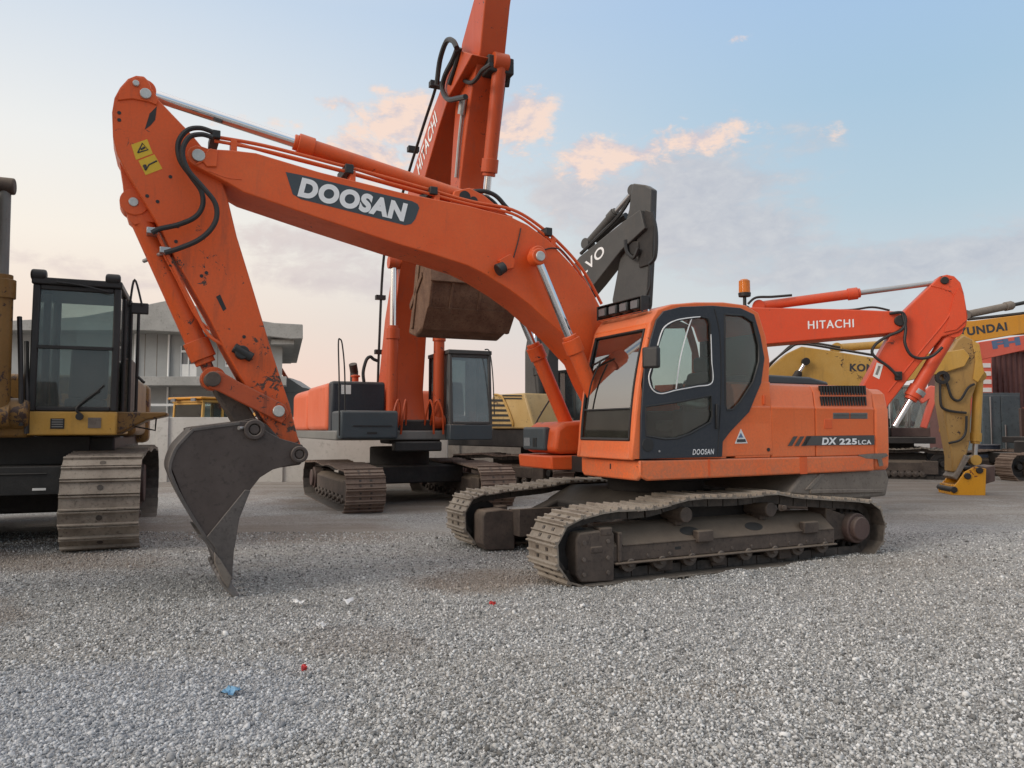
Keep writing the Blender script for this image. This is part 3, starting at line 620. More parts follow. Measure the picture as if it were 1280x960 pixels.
# stays and lines along the top of the boom
def line(pts, Y, r, m, name, parent=boom, sm=True): return MB().tube(A.Y3(pts, Y), r, 8, sm).build(name, m, parent)
line([(268, 171), (330, 182), (420, 205), (480, 221), (540, 238), (590, 252), (640, 262), (675, 283), (705, 310), (730, 340), (752, 380)], -.02, .020, OR, 'hydraulic_line')
line([(268, 176), (330, 188), (420, 211), (480, 227), (540, 243), (590, 256), (640, 267), (672, 287), (703, 315), (727, 345), (748, 384)], .02, .018, OR, 'hydraulic_line')
line([(290, 178), (360, 197), (430, 215), (520, 240), (590, 258), (640, 272)], -.25, .018, OR, 'hydraulic_line')
cl = MB()
for px, py, w2 in ((435, 213, .05), (540, 240, .045), (683, 291, .05), (269, 170, .04)):
    x, z = A.y(px, py, 0); cl.box(x-.045, x+.045, -.32, .075, z-w2, z+w2)
cl.build_each('line_clamp', M['black'], boom, .008)
b = MB()
for px, py in ((292, 180), (440, 218), (545, 246), (690, 301)):
    x, z = A.y(px, py, 0); b.box(x-.03, x+.03, -.1, .05, z-.12, z+.03)
b.build_each('line_bracket', OR, boom, .006)
# big hoses from boom lines over to the arm and the bucket cylinder
line([(266, 165), (250, 160), (234, 163), (223, 178), (225, 200), (240, 222), (252, 240), (253, 258), (243, 272), (222, 281), (200, 286), (190, 291)], .16, .025, M['black_rub'], 'hose')
line([(266, 172), (252, 168), (236, 172), (228, 190), (235, 212), (252, 232), (268, 252), (271, 270), (264, 286), (248, 300), (225, 310), (206, 316)], .24, .025, M['black_rub'], 'hose')
line([(588, 240), (605, 239), (620, 245), (632, 258), (638, 264)], -.1, .028, M['black_rub'], 'hose')
line([(592, 246), (606, 246), (617, 253), (624, 262)], -.2, .028, M['black_rub'], 'hose')
# work lamp and wire on the boom side
x, z = A.y(635, 327, BY1); lp = MB().prism(A.Y([(622, 326), (636, 318), (642, 326), (640, 336), (628, 338)], BY1), BY1-.001, BY1+.05).build('lamp_bracket', OR, boom, .006)
x, z = A.y(628, 333, BY1+.1); MB().cyl((x-.03, BY1+.09, z), (x+.06, BY1+.09, z-.05), .065, .075).build('boom_lamp', M['black_rub'], lp, .01)
line([(651, 285), (648, 300), (642, 322), (640, 332)], BY1+.01, .007, M['black_rub'], 'wire')
line([(678, 313), (690, 310), (702, 313), (712, 325)], BY1+.01, .008, M['black_rub'], 'wire')
# boom cylinder bosses and rams (two)
for Y0, sgn in ((BY1, 1), (BY0, -1)):
    x, z = A.y(669, 319, BY1); ya, yb = (Y0-.0, Y0+sgn*.10)
    o = MB().ycyl(x, z, .098, min(ya, yb), max(ya, yb), 26).build('cylinder_boss', OR, boom, .012)
yc = BY1+.17
p1 = A.y3(671, 322, yc); pm = A.y3(713, 424, yc); dirv = Vector(p1)-Vector(pm)
p0 = Vector(pm)-dirv*1.25
bc = ram(A, p0, p1, .555, .092, .052, OR, eye=False, name='boom_cylinder')
MB().ycyl(p1[0], p1[2], .098, BY1+.101, BY1+.25, 24).build('rod_eye', OR, bc, .012); MB().ycyl(p1[0], p1[2], .06, BY1+.25, BY1+.275, 20).build('eye_pin', M['pin'], bc, .008)
yf = BY0-.17; p1b = (p1[0], yf, p1[2]); dx = A.y3(683, 425, yf); ex = A.y3(728, 530, yf)
p0b = (p0[0], yf, p0[2]); ram(A, p0b, p1b, .555, .092, .052, OR, name='boom_cylinder')
# arm cylinder along the top of the boom
yc = -.2; p1 = A.y3(181, 116, yc); p0 = A.y3(588, 250, yc)
q1 = A.y3(372, 181, yc)
fr_ = (Vector(q1)-Vector(p0)).length/(Vector(p1)-Vector(p0)).length
ac = ram(A, p0, p1, fr_, .090, .060, OR, name='arm_cylinder')
br = MB()
for ya in (-.36, -.09): br.prism(A.Y([(560, 262), (566, 240), (585, 236), (604, 246), (640, 276), (600, 262)], ya), ya, ya+.05)
br.build_each('cylinder_bracket', OR, boom, .01)
hm = MB(); x, z = A.y(581, 246, -.04); hm.ycyl(x, z, .07, -.045, -.03); x, z = A.y(592, 251, -.04); hm.ycyl(x, z, .05, -.045, -.03); hm.build_each('bracket_pin', M['black'], boom)
# ---- arm
AY0, AY1 = -.40, -.0
ar = A.Y([(170, 94), (160, 98), (150, 109), (143, 122), (140, 140), (141, 170), (146, 192), (158, 215), (200, 285), (220, 325), (260, 395), (280, 435), (305, 480), (330, 525), (343, 545), (356, 575), (372, 581), (382, 570), (372, 545), (362, 505), (350, 470), (337, 430), (316, 360), (296, 295), (284, 245), (276, 222), (258, 190), (240, 168), (214, 141), (198, 124), (190, 112), (186, 101), (180, 95)], AY1)
arm = MB().prism(ar, AY0, AY1).build('arm', M['orange_worn'], R, .012)
# stiffener boss plates on the upper end of the arm
MB().prism(A.Y([(172, 97), (160, 101), (150, 112), (147, 126), (165, 124), (186, 128), (196, 132), (198, 124), (189, 111), (185, 102), (180, 98)], AY1), AY1-.001, AY1+.018).build('pin_boss', M['orange_worn'], arm, .006)
for (px, py, r_) in ((182, 117, .052), (170, 104, .03)):
    x, z = A.y(px, py, AY1+.03); MB().ycyl(x, z, r_, AY1, AY1+.045).build('arm_pin', M['pin'], arm, .006)
# lug for the bucket cylinder, on the far cheek and centre of the arm
lug = A.Y([(147, 188), (153, 225), (157, 262), (161, 275), (168, 281), (182, 277), (196, 278)], -.1)
lugo = MB().prism(lug+A.Y([(200, 283), (165, 222)], -.1), -.30, -.10).build('cylinder_lug', M['orange_worn'], arm, .01)
x, z = A.y(167, 253, -.1); MB().ycyl(x, z, .045, -.34, -.07).build('lug_pin', M['pin'], lugo, .006)
# scuffs, scars and stickers on the arm side
sc = MB()
for pts in ([(187, 142), (196, 133), (194, 150), (188, 157), (181, 162)], [(270, 371), (275, 368), (283, 386), (279, 389)], [(301, 444), (309, 440), (314, 446), (311, 449), (316, 450), (308, 447)]):
    sc.prism(A.Y(pts, AY1), AY1-.001, AY1+.003)
for px, py in ((149, 141), (149, 150), (213, 221), (197, 252), (184, 245), (222, 283), (220, 302), (305, 421), (252, 345), (258, 341)):
    x, z = A.y(px, py, AY1); sc.ycyl(x, z, .018, AY1-.001, AY1+.004, 10)
sc.build_each('scar', M['black'], arm)
stk = MB().prism(A.Y([(164, 181), (184, 174), (191, 192), (170, 200)], AY1), AY1-.001, AY1+.003).prism(A.Y([(173, 201), (193, 193), (203, 211), (182, 219)], AY1), AY1-.001, AY1+.003).build_each('warning_sticker', M['decal_yellow'], arm)
sg = MB(); sg.tube(A.Y3([(172, 191), (178, 179), (185, 187), (172, 191)], AY1+.003), .007, 6, False).tube(A.Y3([(179, 207), (182, 213), (186, 206), (196, 201)], AY1+.003), .008, 6, False).tube(A.Y3([(176, 187), (181, 184)], AY1+.003), .01, 6, False).tube(A.Y3([(181, 206), (182, 212)], AY1+.003), .014, 6, False)
sg.build_each('symbol', M['letter_dark'], stk)
# bucket cylinder down the front of the arm
yc = -.2; p0 = A.y3(168, 256, yc); p1 = A.y3(266, 474, yc); q = A.y3(259, 447, yc)
ram(A, p0, p1, (Vector(q)-Vector(p0)).length/(Vector(p1)-Vector(p0)).length, .105, .06, M['orange_worn'], M['rusty_orange'], name='bucket_cylinder')
bt = MB().tube(A.Y3([(196, 290), (215, 330), (240, 380), (262, 420), (300, 440), (312, 446)], -.03), .017, 8).tube(A.Y3([(205, 318), (222, 350), (245, 395), (262, 412)], -.05), .014, 8)
bt.build_each('arm_line', OR, arm); cb = MB(); x, z = A.y(206, 316, -.1); cb.box(x-.05, x+.05, -.34, .05, z-.03, z+.03); x, z = A.y(190, 292, -.1); cb.box(x-.05, x+.05, -.3, .05, z-.03, z+.03)
cb.cyl((A.y(180, 320, -.1)[0], -.36, A.y(180, 320, -.1)[1]), A.y3(206, 315, 0), .02); cb.build_each('line_clamp', M['steel'], arm, .006)
x, z = A.y(302, 441, .02); MB().cyl((x, 0, z), (x, .09, z), .07).cyl((x-.1, .05, z-.05), (x+.08, .05, z+.05), .05).build('valve_block', M['black'], arm, .01)
# linkage
lk = MB()
for Y in (.02, -.46):
    pa, pb, pc = A.y(348, 514, Y+.04), A.y(292, 488, Y+.04), A.y(264, 472, Y+.04)
    lk.prism(A.Y([(356, 506), (362, 518), (352, 530), (338, 522), (300, 503), (275, 490), (262, 484), (256, 474), (262, 464), (276, 464), (300, 478), (330, 493)], Y+.04), Y, Y+.06)
lko = lk.build_each('tipping_link', M['rusty_orange'], R, .012)
for px, py, r_ in ((348, 514, .06), (266, 474, .075)):
    x, z = A.y(px, py, .08); MB().ycyl(x, z, r_, -.52, .12).build('link_pin', M['pin'] if px > 300 else M['under'], lko, .008)
hk = MB().prism(A.Y([(262, 470), (270, 492), (300, 540), (312, 552), (326, 545), (326, 532), (300, 490), (284, 470), (272, 462)], -.05), -.34, -.06).build('bucket_link', M['under'], R, .02)
# ---- bucket: two side plates, curved shell, lip, cutters and teeth, ears
KY0, KY1 = -.80, .35
bs_ = A.Y([(375, 580), (383, 570), (378, 556), (350, 548), (335, 540), (318, 526), (299, 527), (241, 534), (241, 541), (228, 550), (219, 562), (213, 580), (218, 594), (226, 615), (236, 637), (253, 664), (268, 684), (292, 652), (310, 616), (325, 597), (341, 587), (367, 580)], KY1)
sm_ = [Vector((p[0], 0, p[1])) for p in bs_[6:15]]; sm_ = [(v.x, v.z) for v in catmull(sm_, 5)]
bs_ = bs_[:6]+sm_+bs_[15:]
bk = MB()
for Y in (KY1-.035, KY0): bk.prism(bs_, Y, Y+.035)
# outer shell: a strip of plate following the back of the bucket, bulging slightly past the side plates
back = A.Y([(300, 527), (241, 535), (228, 548), (217, 562), (210, 584), (214, 600), (224, 622), (238, 647), (253, 670), (266, 690), (272, 705), (279, 725), (285, 733)], KY1)
back = back[:1]+[(v.x, v.z) for v in catmull([Vector((p[0], 0, p[1])) for p in back[1:]], 4)]
def inset(P, d):
    o = []
    for i, p in enumerate(P):
        a, c = P[max(i-1, 0)], P[min(i+1, len(P)-1)]; tx, tz = c[0]-a[0], c[1]-a[1]; l = math.hypot(tx, tz); o.append((p[0]+tz/l*d*-1, p[1]+tx/l*d))
    return o
ins = inset(back, .03)
if sum((q[0]-4.9)**2+(q[1]-1.0)**2 for q in ins) > sum((q[0]-4.9)**2+(q[1]-1.0)**2 for q in back): ins = inset(back, -.03)
bk2 = MB().prism(back+ins[::-1], KY0-.01, KY1+.01)
bko = bk.build('bucket', M['bucket'], R, .01)
bk2.build('bucket_shell', M['bucket_mid'], bko, .006)
# front edge plate of each side, lighter and scraped
for Y in (KY1-.006, KY0-.02):
    MB().prism(A.Y([(268, 684), (258, 671), (306, 612), (313, 613), (299, 648), (292, 690), (290, 722), (281, 732)], KY1), Y, Y+.026).build('side_edge', M['bucket_mid'], bko, .006)
MB().prism(A.Y([(246, 668), (266, 690), (285, 733), (291, 725), (292, 690), (270, 672)], KY1), KY0+.03, KY1-.03).build('lip_plate', M['bucket_edge'], bko, .006)
for k in range(5):
    yc = KY1-.06-(KY1-KY0-.12)*k/4
    t = A.Y([(275, 716), (284, 726), (300, 744), (297, 751), (290, 747), (276, 731), (271, 720)], KY1)
    MB().prism(t, yc-.055, yc+.055).build('tooth', M['bucket_edge'], bko, .02, 2)
cu = MB().prism(A.Y([(268, 690), (276, 700), (290, 722), (286, 736), (278, 726), (268, 704)], KY1+.03), KY1-.005, KY1+.035).build('side_cutter', M['counter'], bko, .01)
er = MB()
for Y in (-.05, -.44):
    er.prism(A.Y([(241, 541), (241, 533), (299, 526), (318, 522), (333, 530), (350, 548), (378, 556), (384, 570), (375, 581), (340, 586), (280, 580)], .0), Y, Y+.06)
er.build_each('bucket_ear', M['bucket'], bko, .012)
for px, py, r_ in ((318, 537, .10), (374, 568, .085)):
    x, z = A.y(px, py, .36); MB().ring(x, z, r_, r_*.55, KY1-.0, KY1+.045 if px < 340 else KY1+.04, 22).ycyl(x, z, r_*.5, KY0, KY1+.03).build('bucket_pin', M['bucket'], bko, .01)
x, z = A.y(305, 535, .37); MB().cyl((x, KY1, z), (x+.05, KY1+.03, z), .02).build('pin_bolt', M['steel'], bko)
# ================================================================== other machines
def cab_box(fr, x0, x1, y0, y1, z0, z1, mf, mg, sill=.3, post=.07, lean=.12, mbase=None, name='cab'):
    """cab of posts, rails, roof and panes; front post leans back by lean"""
    b = MB(); zs = z0+sill
    def P(xa, xb, ya, yb, za, zb, l=0): b.prism([(xa, za), (xb, za), (xb-l, zb), (xa-l, zb)], ya, yb)
    for ya in (y0, y1-post):
        P(x1-post, x1, ya, ya+post, zs, z1, lean); b.box(x0, x0+post, ya, ya+post, zs, z1)
        xm = x0+(x1-x0)*.45; b.box(xm, xm+post, ya+.005, ya+post-.005, zs, z1)
    b.box(x0-.02, x1-lean+.03, y0-.015, y1+.015, z1, z1+.09)
    P(x1-post, x1-.001, y0+post, y1-post, zs, zs+.06)
    P(x1-lean-post, x1-lean-.002, y0+post, y1-post, z1-.07, z1)
    o = b.build(name, mf, fr.root, .015)
    MB().box(x0, x1-.004, y0, y1, z0, zs-.001).build('cab_base', mbase or mf, o, .02)
    MB().prism([(x1-.03, zs+.06), (x1-.022, zs+.06), (x1-lean-.022, z1-.07), (x1-lean-.03, z1-.07)], y0+post, y1-post).build('windscreen', mg, o)
    for ya in (y0+.03, y1-.036): MB().prism([(x0+post, zs), (x1-post, zs), (x1-lean-post, z1), (x0+post, z1)], ya, ya+.006).build('side_window', mg, o)
    MB().box(x0+.02, x0+.026, y0+post, y1-post, zs+.3, z1).build('rear_window', mg, o)
    ym = (y0+y1)/2
    MB().box(x0+.3, x0+.75, ym-.25, ym+.25, zs+.05, zs+.2).prism([(x0+.3, zs+.2), (x0+.42, zs+.2), (x0+.28, zs+.95), (x0+.16, zs+.95)], ym-.25, ym+.25).build('seat', M['interior'], o, .04)
    return o
def undercarriage(fr, gy, w, L, r, n, mt, holes=False, detail=False, ridges=3, zb=-.03):
    xf = L/2-r
    top = [(xf-.45, zb+2*r-.03), (.75, zb+2*r+.01), (0, zb+2*r-.03), (-.75, zb+2*r+.01), (-xf+.4, zb+2*r-.03)]
    for sg in (1, -1):
        o = crawler(fr, sg*gy, w, xf, -xf, zb, r, top, n, mt, sg, detail, ridges, holes)
        f = MB().prism([(sg*gy-.2, zb+.27), (sg*gy-.2, zb+.55), (sg*gy-.1, zb+.62), (sg*gy+.1, zb+.62), (sg*gy+.2, zb+.55), (sg*gy+.2, zb+.27)], -xf+.5, xf-.45, 'x')
        f.box(xf-.6, xf-.15, sg*gy-.22, sg*gy+.22, zb+.18, zb+.60)
        f.build('side_frame', M['under'], o, .02)
    b = MB().box(-.9, .9, -gy+.15, gy-.15, zb+.45, zb+.82).cyl((0, 0, zb+.8), (0, 0, zb+1.2), .65, n=32)
    b.build('car_body', M['under_dark'], fr.root, .03)
def upper(fr, x0, x1, hw, z0, z1, mb, mc=None, zd=1.1):
    MB().box(x0+.2, x1, -hw, hw, zd, z0).build('upper_frame', M['under_dark'], fr.root, .02)
    MB().box(x0+.55, x1-1.3, -hw, hw*.98, z0, z1).build('engine_housing', mb, fr.root, .06, 3)
    MB().prism([(-hw, z0-.1), (-hw, z1-.1), (-hw+.15, z1), (hw-.15, z1), (hw, z1-.1), (hw, z0-.1)], x0, x0+.52, 'x').build('counterweight', mc or mb, fr.root, .08, 3)
# ------------------------------------------------------------------ big red-orange excavator behind, boom raised out of the frame
H = Frame('crawler_excavator', 113.6, -2.48, 17.05); RH = H.root; DR = M['dull_red']
tag(RH, 'tall red-orange excavator with raised boom and brown curled bucket, parked behind the arched boom', 'excavator', 'excavators parked in the yard')
undercarriage(H, 1.32, .74, 5.1, .44, 46, M['track_brown'], detail=True)
HY = -1.68
xa, xs, xb = H.y(367, 515, HY)[0], H.y(384, 515, HY)[0], H.y(407, 515, HY)[0]
zt = H.y(395, 482, HY)[1]; zb_ = H.y(395, 538, HY)[1]; zd_ = H.y(395, 549, HY)[1]
MB().box(xa+.1, 1.3, HY+.03, 1.6, zd_, zb_).build('upper_frame', M['grey_paint'], RH, .03)
MB().box(xs+.03, xb, HY, -.55, zb_, zt).build('engine_housing', M['salmon'], RH, .10, 4)
MB().prism([(HY-.01, zb_), (HY-.01, zt-.12), (HY+.12, zt-.0), (1.4, zt), (1.55, zt-.1), (1.55, zb_)], xa, xs-.03, 'x').build('counterweight', M['salmon'], RH, .10, 4)
MB().box(xb+.002, xb+.35, HY+.05, -.50, zb_-.05, zt+.02).build('oil_tank', M['navy'], RH, .06, 3)
z1_ = H.x(450, 513, 1.6)[1]; z2_ = H.x(450, 549, 1.6)[1]
tb = MB().box(xb+.36, 1.6, HY+.06, -.47, z2_, z1_).build('tool_box', M['slate'], RH, .05, 3)
MB().box(1.601, 1.615, HY+.3, -.6, z2_+.25, z2_+.27).box(1.601, 1.61, -1.1, -.9, z2_+.1, z2_+.14).build('box_seam', M['black'], tb)
MB().box(xb+.351, xb+.356, HY+.25, HY+.45, zt-.25, zt-.06).build('sticker', M['decal_white'], RH)
MB().cyl((xb-.9, -.9, zt), (xb-.9, -.9, zt+.33), .09).cyl((xb-.9, -.9, zt+.30), (xb-.82, -.95, zt+.48), .09).build('exhaust_pipe', M['under_dark'], RH, .01)
MB().cyl((xb-.3, -1.0, zt), (xb-.3, -1.0, zt+.2), .07).cyl((xb-.3, -1.0, zt+.15), (xb-.3, -1.0, zt+.19), .10).build('filler_cap', DR, RH, .01)
MB().tube(H.X3([(424, 545), (424, 480), (423, 430), (425, 424), (428, 432), (431, 470), (431, 545)], 1.55), .016, 6).build('handrail', M['black'], RH)
MB().tube(H.X3([(455, 478), (454, 465), (458, 450), (463, 446), (467, 449), (472, 451)], .9), .035, 8).build_each('hose', M['black_rub'], RH)
cab_box(H, .1, 1.6, .62, 1.56, 1.33, 3.12, M['graphite'], M['dusty_glass'], .32, .07, .10, M['slate'])
MB().tube(H.X3([(606, 437), (612, 440), (616, 470), (618, 520)], 1.7), .014, 6).build('cab_rail', M['black'], RH)
# boom
bk_ = [(472, 500), (473, 480), (481, 400), (494, 317), (513, 225), (540, 140), (555, 100), (572, 62)]
fr2 = [(590, 68), (561, 120), (548, 160), (530, 225), (503, 318), (492, 400), (487, 490), (490, 530), (482, 535)]
hb = MB().prism(H.Y(bk_+fr2, -.38), -.38, .36).build('boom', DR, RH, .015)
lettering(hb, 'HITACHI', H.y3(524, 220, -.382), H.y3(547, 152, -.382), .32, (0, -1, 0), M['white'], .02, space=1.1)
MB().tube(H.Y3([(472, 495), (474, 430), (480, 320), (495, 270), (512, 212), (530, 155), (545, 108), (552, 70)], -.30), .03, 8).build('boom_line', M['black_rub'], hb)
cl = MB()
for px, py in ((517, 187), (545, 106), (475, 440), (476, 372)):
    x, z = H.y(px, py, -.3); cl.box(x-.07, x+.07, -.42, -.2, z-.05, z+.05)
cl.build_each('line_clamp', M['black'], hb)
MB().tube(H.Y3([(546, 106), (550, 75), (558, 52), (566, 51), (571, 60)], -.5), .045, 8).tube(H.Y3([(571, 62), (566, 75), (556, 95), (553, 112), (560, 124), (572, 123), (582, 121)], -.45), .045, 8).tube(H.Y3([(575, 60), (570, 80), (562, 105)], -.4), .04, 8).build_each('hose', M['black_rub'], hb)
# two boom cylinders in front of the boom foot, hoses at their feet
for Y, nm in ((-.50, 0), (.50, 1)):
    p1 = H.y3(490, 330, -.5); p0 = H.y3(487, 527, -.5); q = H.y3(488, 412, -.5)
    p0 = (p0[0]+.15, Y, p0[2]); p1 = (p1[0]+.15, Y, p1[2])
    ram(H, p0, p1, (Vector(q)[2]-p0[2])/(p1[2]-p0[2]), .115, .065, DR, name='boom_cylinder')
hs_ = MB()
for y_ in (-.32, -.2, .2, .32):
    hs_.tube([(1.15, y_, 1.55), (1.3, y_*1.1, 1.95), (1.38, y_*1.3, 2.15), (1.42, y_*1.6, 1.9), (1.35, y_*1.75, 1.45)], .022, 6)
hs_.build_each('foot_hose', DR, RH)
MB().box(.4, 1.2, -.55, .55, 1.25, 1.75).build('boom_foot', M['under_dark'], RH, .04)
MB().box(1.2, 1.45, -.5, .5, 1.1, 1.3).build('deck_front', M['black'], RH, .03)
# arm folded in, hanging from the boom tip
al = [(603, -60), (592, 0), (577, 55), (571, 110), (566, 175), (563, 225), (559, 300), (557, 352)]
ar_ = [(568, 352), (571, 300), (575, 225), (581, 175), (590, 110), (600, 62), (606, 0), (614, -60)]
ha = MB().prism(H.Y(al+ar_, -.22), -.22, .22).build('arm', DR, RH, .02)
MB().tube(H.Y3([(577, 98), (583, 102), (590, 103), (597, 97), (603, 88), (614, 80)], -.26), .035, 8).build_each('hose', M['black_rub'], ha)
MB().tube(H.Y3([(579, 130), (574, 175), (570, 222)], -.26), .03, 8).cyl(H.y3(580, 122, -.27), H.y3(577, 143, -.27), .07).build('arm_line', M['steel'], ha)
p0, p1, q = H.y3(625, 78, .12), H.y3(603, 300, .12), H.y3(609, 216, .12)
hc = ram(H, p0, p1, (Vector(q)-Vector(p0)).length/(Vector(p1)-Vector(p0)).length, .115, .055, DR, name='bucket_cylinder')
MB().tube(H.Y3([(630, 108), (624, 160), (617, 218)], .25), .025, 6).build('cylinder_line', M['black_rub'], hc)
cb = MB(); x, z = H.y(622, 84, .12); cb.box(x-.15, x+.15, -.1, .35, z-.15, z+.12)
x, z = H.y(630, 98, .3); cb.obox((x, .35, z), (.05, 0, .12), (0, .05, 0), (.05, 0, -.02)); cb.build('cylinder_bracket', M['under_dark'], ha, .02)
xe, ze = H.y(562, 340, -.22)
bp = [(xe-.15, ze+.10), (xe+.45, ze+.22), (xe+.72, ze-.02), (xe+.78, ze-.35), (xe+.62, ze-.75), (xe+.30, ze-1.06), (xe-.10, ze-1.16), (xe-.55, ze-1.05), (xe-.35, ze-.6)]
hbk = MB().prism(bp, -.80, .74).build('bucket', M['mud_bucket'], RH, .04, 2)
bb = MB()
bb.prism([(xe+.70, ze-.02), (xe+.80, ze-.35), (xe+.84, ze-.34), (xe+.75, ze+.0)], -.82, .76)
bb.prism([(xe+.60, ze-.76), (xe+.66, ze-.74), (xe+.36, ze-1.08), (xe+.30, ze-1.08)], -.82, .76)
for yy_ in (-.805, -.45, .05, .70): bb.prism([(xe+.45, ze+.23), (xe+.73, ze-.0), (xe+.80, ze-.35), (xe+.64, ze-.77), (xe+.32, ze-1.09), (xe+.28, ze-1.04), (xe+.6, ze-.7), (xe+.7, ze-.3)], yy_, yy_+.05)
bb.prism([(xe-.4, ze-.55), (xe+.3, ze-.1), (xe+.32, ze-.2), (xe-.36, ze-.66)], -.83, -.80).prism([(xe+.1, ze+.12), (xe+.2, ze+.12), (xe-.2, ze-1.0), (xe-.3, ze-1.0)], -.83, -.80)
bb.build('bucket_rib', M['mud_bucket'], hbk, .01)
MB().prism([(xe-.1, ze+.1), (xe+.1, ze+.2), (xe+.42, ze+.52), (xe+.28, ze+.60)], -.12, .12).build('bucket_link', M['under'], RH, .02)

# ------------------------------------------------------------------ grimy yellow excavator at the left edge
C = Frame('crawler_excavator', 112, -7.214, 11.425); RC = C.root; OY = M['old_yellow']
tag(RC, 'grimy yellow excavator at the left edge, facing the camera with a black-framed cab', 'excavator', 'excavators parked in the yard')
undercarriage(C, 1.26, .90, 4.9, .66, 58, M['track'], holes=True, ridges=2, zb=-.05)
MB().box(-3.2, 1.2, -1.5, 1.3, 1.10, 1.45).build('upper_frame', M['black'], RC, .03)
MB().box(1.0, 1.9, -.9, .85, .72, 1.08).box(.9, 1.3, -1.2, 1.0, 1.08, 1.46).box(1.9, 1.92, -.8, .6, .98, 1.0).build('deck_front', M['black'], RC, .03)
MB().box(1.93, 1.935, .45, .60, .78, .81).build('mark', M['decal_white'], RC)
MB().box(-2.7, -.3, -1.5, 1.45, 1.45, 2.4).build('engine_housing', OY, RC, .08, 3)
MB().box(-3.3, -2.72, -1.5, 1.5, 1.3, 2.4).build('counterweight', OY, RC, .1, 3)
xc = 1.9
(yl, zt_), (yr, _), = C.x(42, 349, xc-.1), C.x(152, 352, xc-.1)
zs_ = C.x(90, 514, xc)[1]; zl_ = C.x(90, 544, xc)[1]
cb_ = cab_box(C, .15, xc, yl, yr, zl_+.0, zt_-.06, M['black_rub'], M['clear_glass'], zs_-zl_, .085, .08, M['yellow'])
b = MB()
for y_ in (yl+.06, yr-.10): b.ycyl(xc-.10, zt_+.06, .075, y_-.09, y_+.09)
b.build_each('roof_lamp', M['black_rub'], cb_, .03)
zmid = C.x(90, 434, xc)[1]
MB().box(xc-.09, xc-.03, yl+.08, yr-.08, zmid-.02, zmid+.02).build('screen_bar', M['black_rub'], cb_)
MB().tube([(xc+.0, (yl+yr)/2+.10, zs_-.05), (xc+.01, (yl+yr)/2+.05, zs_+.05), (xc-.0, (yl+yr)/2+.30, zs_+.28)], .018, 6).tube([(xc+.0, (yl+yr)/2+.15, zs_+.15), (xc-.0, (yl+yr)/2+.35, zs_+.35)], .012, 6).cyl((xc-.01, (yl+yr)/2+.08, zs_-.07), (xc+.05, (yl+yr)/2+.08, zs_-.07), .045).build('wiper', M['black_rub'], cb_)
MB().tube([(xc-.02, yr-.15, zt_-.12), (xc-.0, yr-.45, zt_-.06), (xc-.02, yr-.75, zt_-.03)], .012, 6).build('lamp_wire', M['black_rub'], cb_)
(ya_, za_), (yb_, zb2) = C.x(63, 523, xc+.01), C.x(80, 536, xc+.01)
sp_ = MB().box(xc-.003, xc+.004, ya_, yb_, zb2, za_).build('data_plate', M['black'], cb_)
s2 = MB()
for k in range(4): s2.box(xc+.0045, xc+.006, ya_+.015, yb_-.015, zb2+.02+k*.03, zb2+.035+k*.03)
s2.build('plate_line', M['grey_paint'], sp_)
(ya_, za_), (yb_, zb2) = C.x(110, 522, xc+.01), C.x(126, 535, xc+.01)
MB().box(xc-.003, xc+.003, ya_, yb_, zb2, za_).build('worn_plate', M['counter'], cb_)
# rails, mirror and posts beside the cab
rl = MB()
for dy, dx_ in ((.05, -.15), (.10, -.45), (.16, -.9)): rl.tube([(xc+dx_, yr+dy, zs_-.1), (xc+dx_-.04, yr+dy, zt_-.2)], .022, 8)
rl.tube([(xc-.2, yr+.1, zt_-.25), (xc-.2, yr+.15, zt_+.1), (xc-.2, yr+.25, zt_-.25)], .015, 6)
rl.build_each('grab_rail', M['black'], RC)
MB().obox((xc-.25, yr+.22, C.x(165, 382, xc)[1]), (.04, 0, 0), (0, .11, 0), (0, 0, .075)).build('side_mirror', M['black_rub'], RC, .015)
MB().prism([(yr-.02, zl_), (yr+.35, zl_+.20), (yr+.6, zl_+.26), (yr+.6, zl_+.31), (yr-.02, zs_)], xc-.9, xc-.1, 'x').build('step_wing', OY, RC, .02)
MB().tube(C.X3([(168, 513), (168, 533), (194, 538), (196, 515)], xc-.3), .014, 6, False).build('step_rail', M['black'], RC)
MB().box(xc-1.2, xc-.5, yr+.02, yr+.12, zs_, zs_+.75).build('door_panel', M['counter'], RC, .02)
MB().cyl((xc-.6, yr+.2, zs_+.5), (xc-.5, yr+.28, zs_+.42), .02).build('door_lever', M['black'], RC)
# boom foot at the left with its cylinder
cbm = [(.3, 1.45), (1.05, 1.45), (1.4, 1.9), (1.72, 2.9), (2.0, 3.5), (3.0, 4.55), (4.4, 5.15), (5.7, 5.35), (5.85, 5.55), (5.7, 5.75), (4.3, 5.75), (2.9, 5.25), (1.6, 4.2), (.7, 3.2), (.35, 2.2)]
ybm = C.x(22, 480, 1.5)[0]
MB().prism(cbm, ybm-1.05, ybm-.33).build('boom', OY, RC, .02)
MB().prism([(5.1, 6.2), (5.5, 6.35), (6.1, 5.6), (5.75, 3.4), (5.35, 2.5), (5.1, 2.55), (5.2, 3.6), (5.3, 5.2)], ybm-.95, ybm-.43).build('arm', OY, RC, .02)
MB().prism([(5.15, 2.7), (5.5, 2.4), (5.35, 1.6), (4.6, .5), (4.3, .45), (4.2, 1.0), (4.25, 1.9), (4.6, 2.5)], ybm-1.35, ybm-.0).build('bucket', M['bucket'], RC, .03)
p0, p1, q = C.x3(10, 520, 1.95), C.x3(-3, 205, 2.0), C.x3(6, 350, 1.97)
p0 = (p0[0], ybm-.11, p0[2]); q = (q[0], ybm-.11, q[2]); p1 = (p1[0], ybm-.12, C.x(3, 232, 2.0)[1])
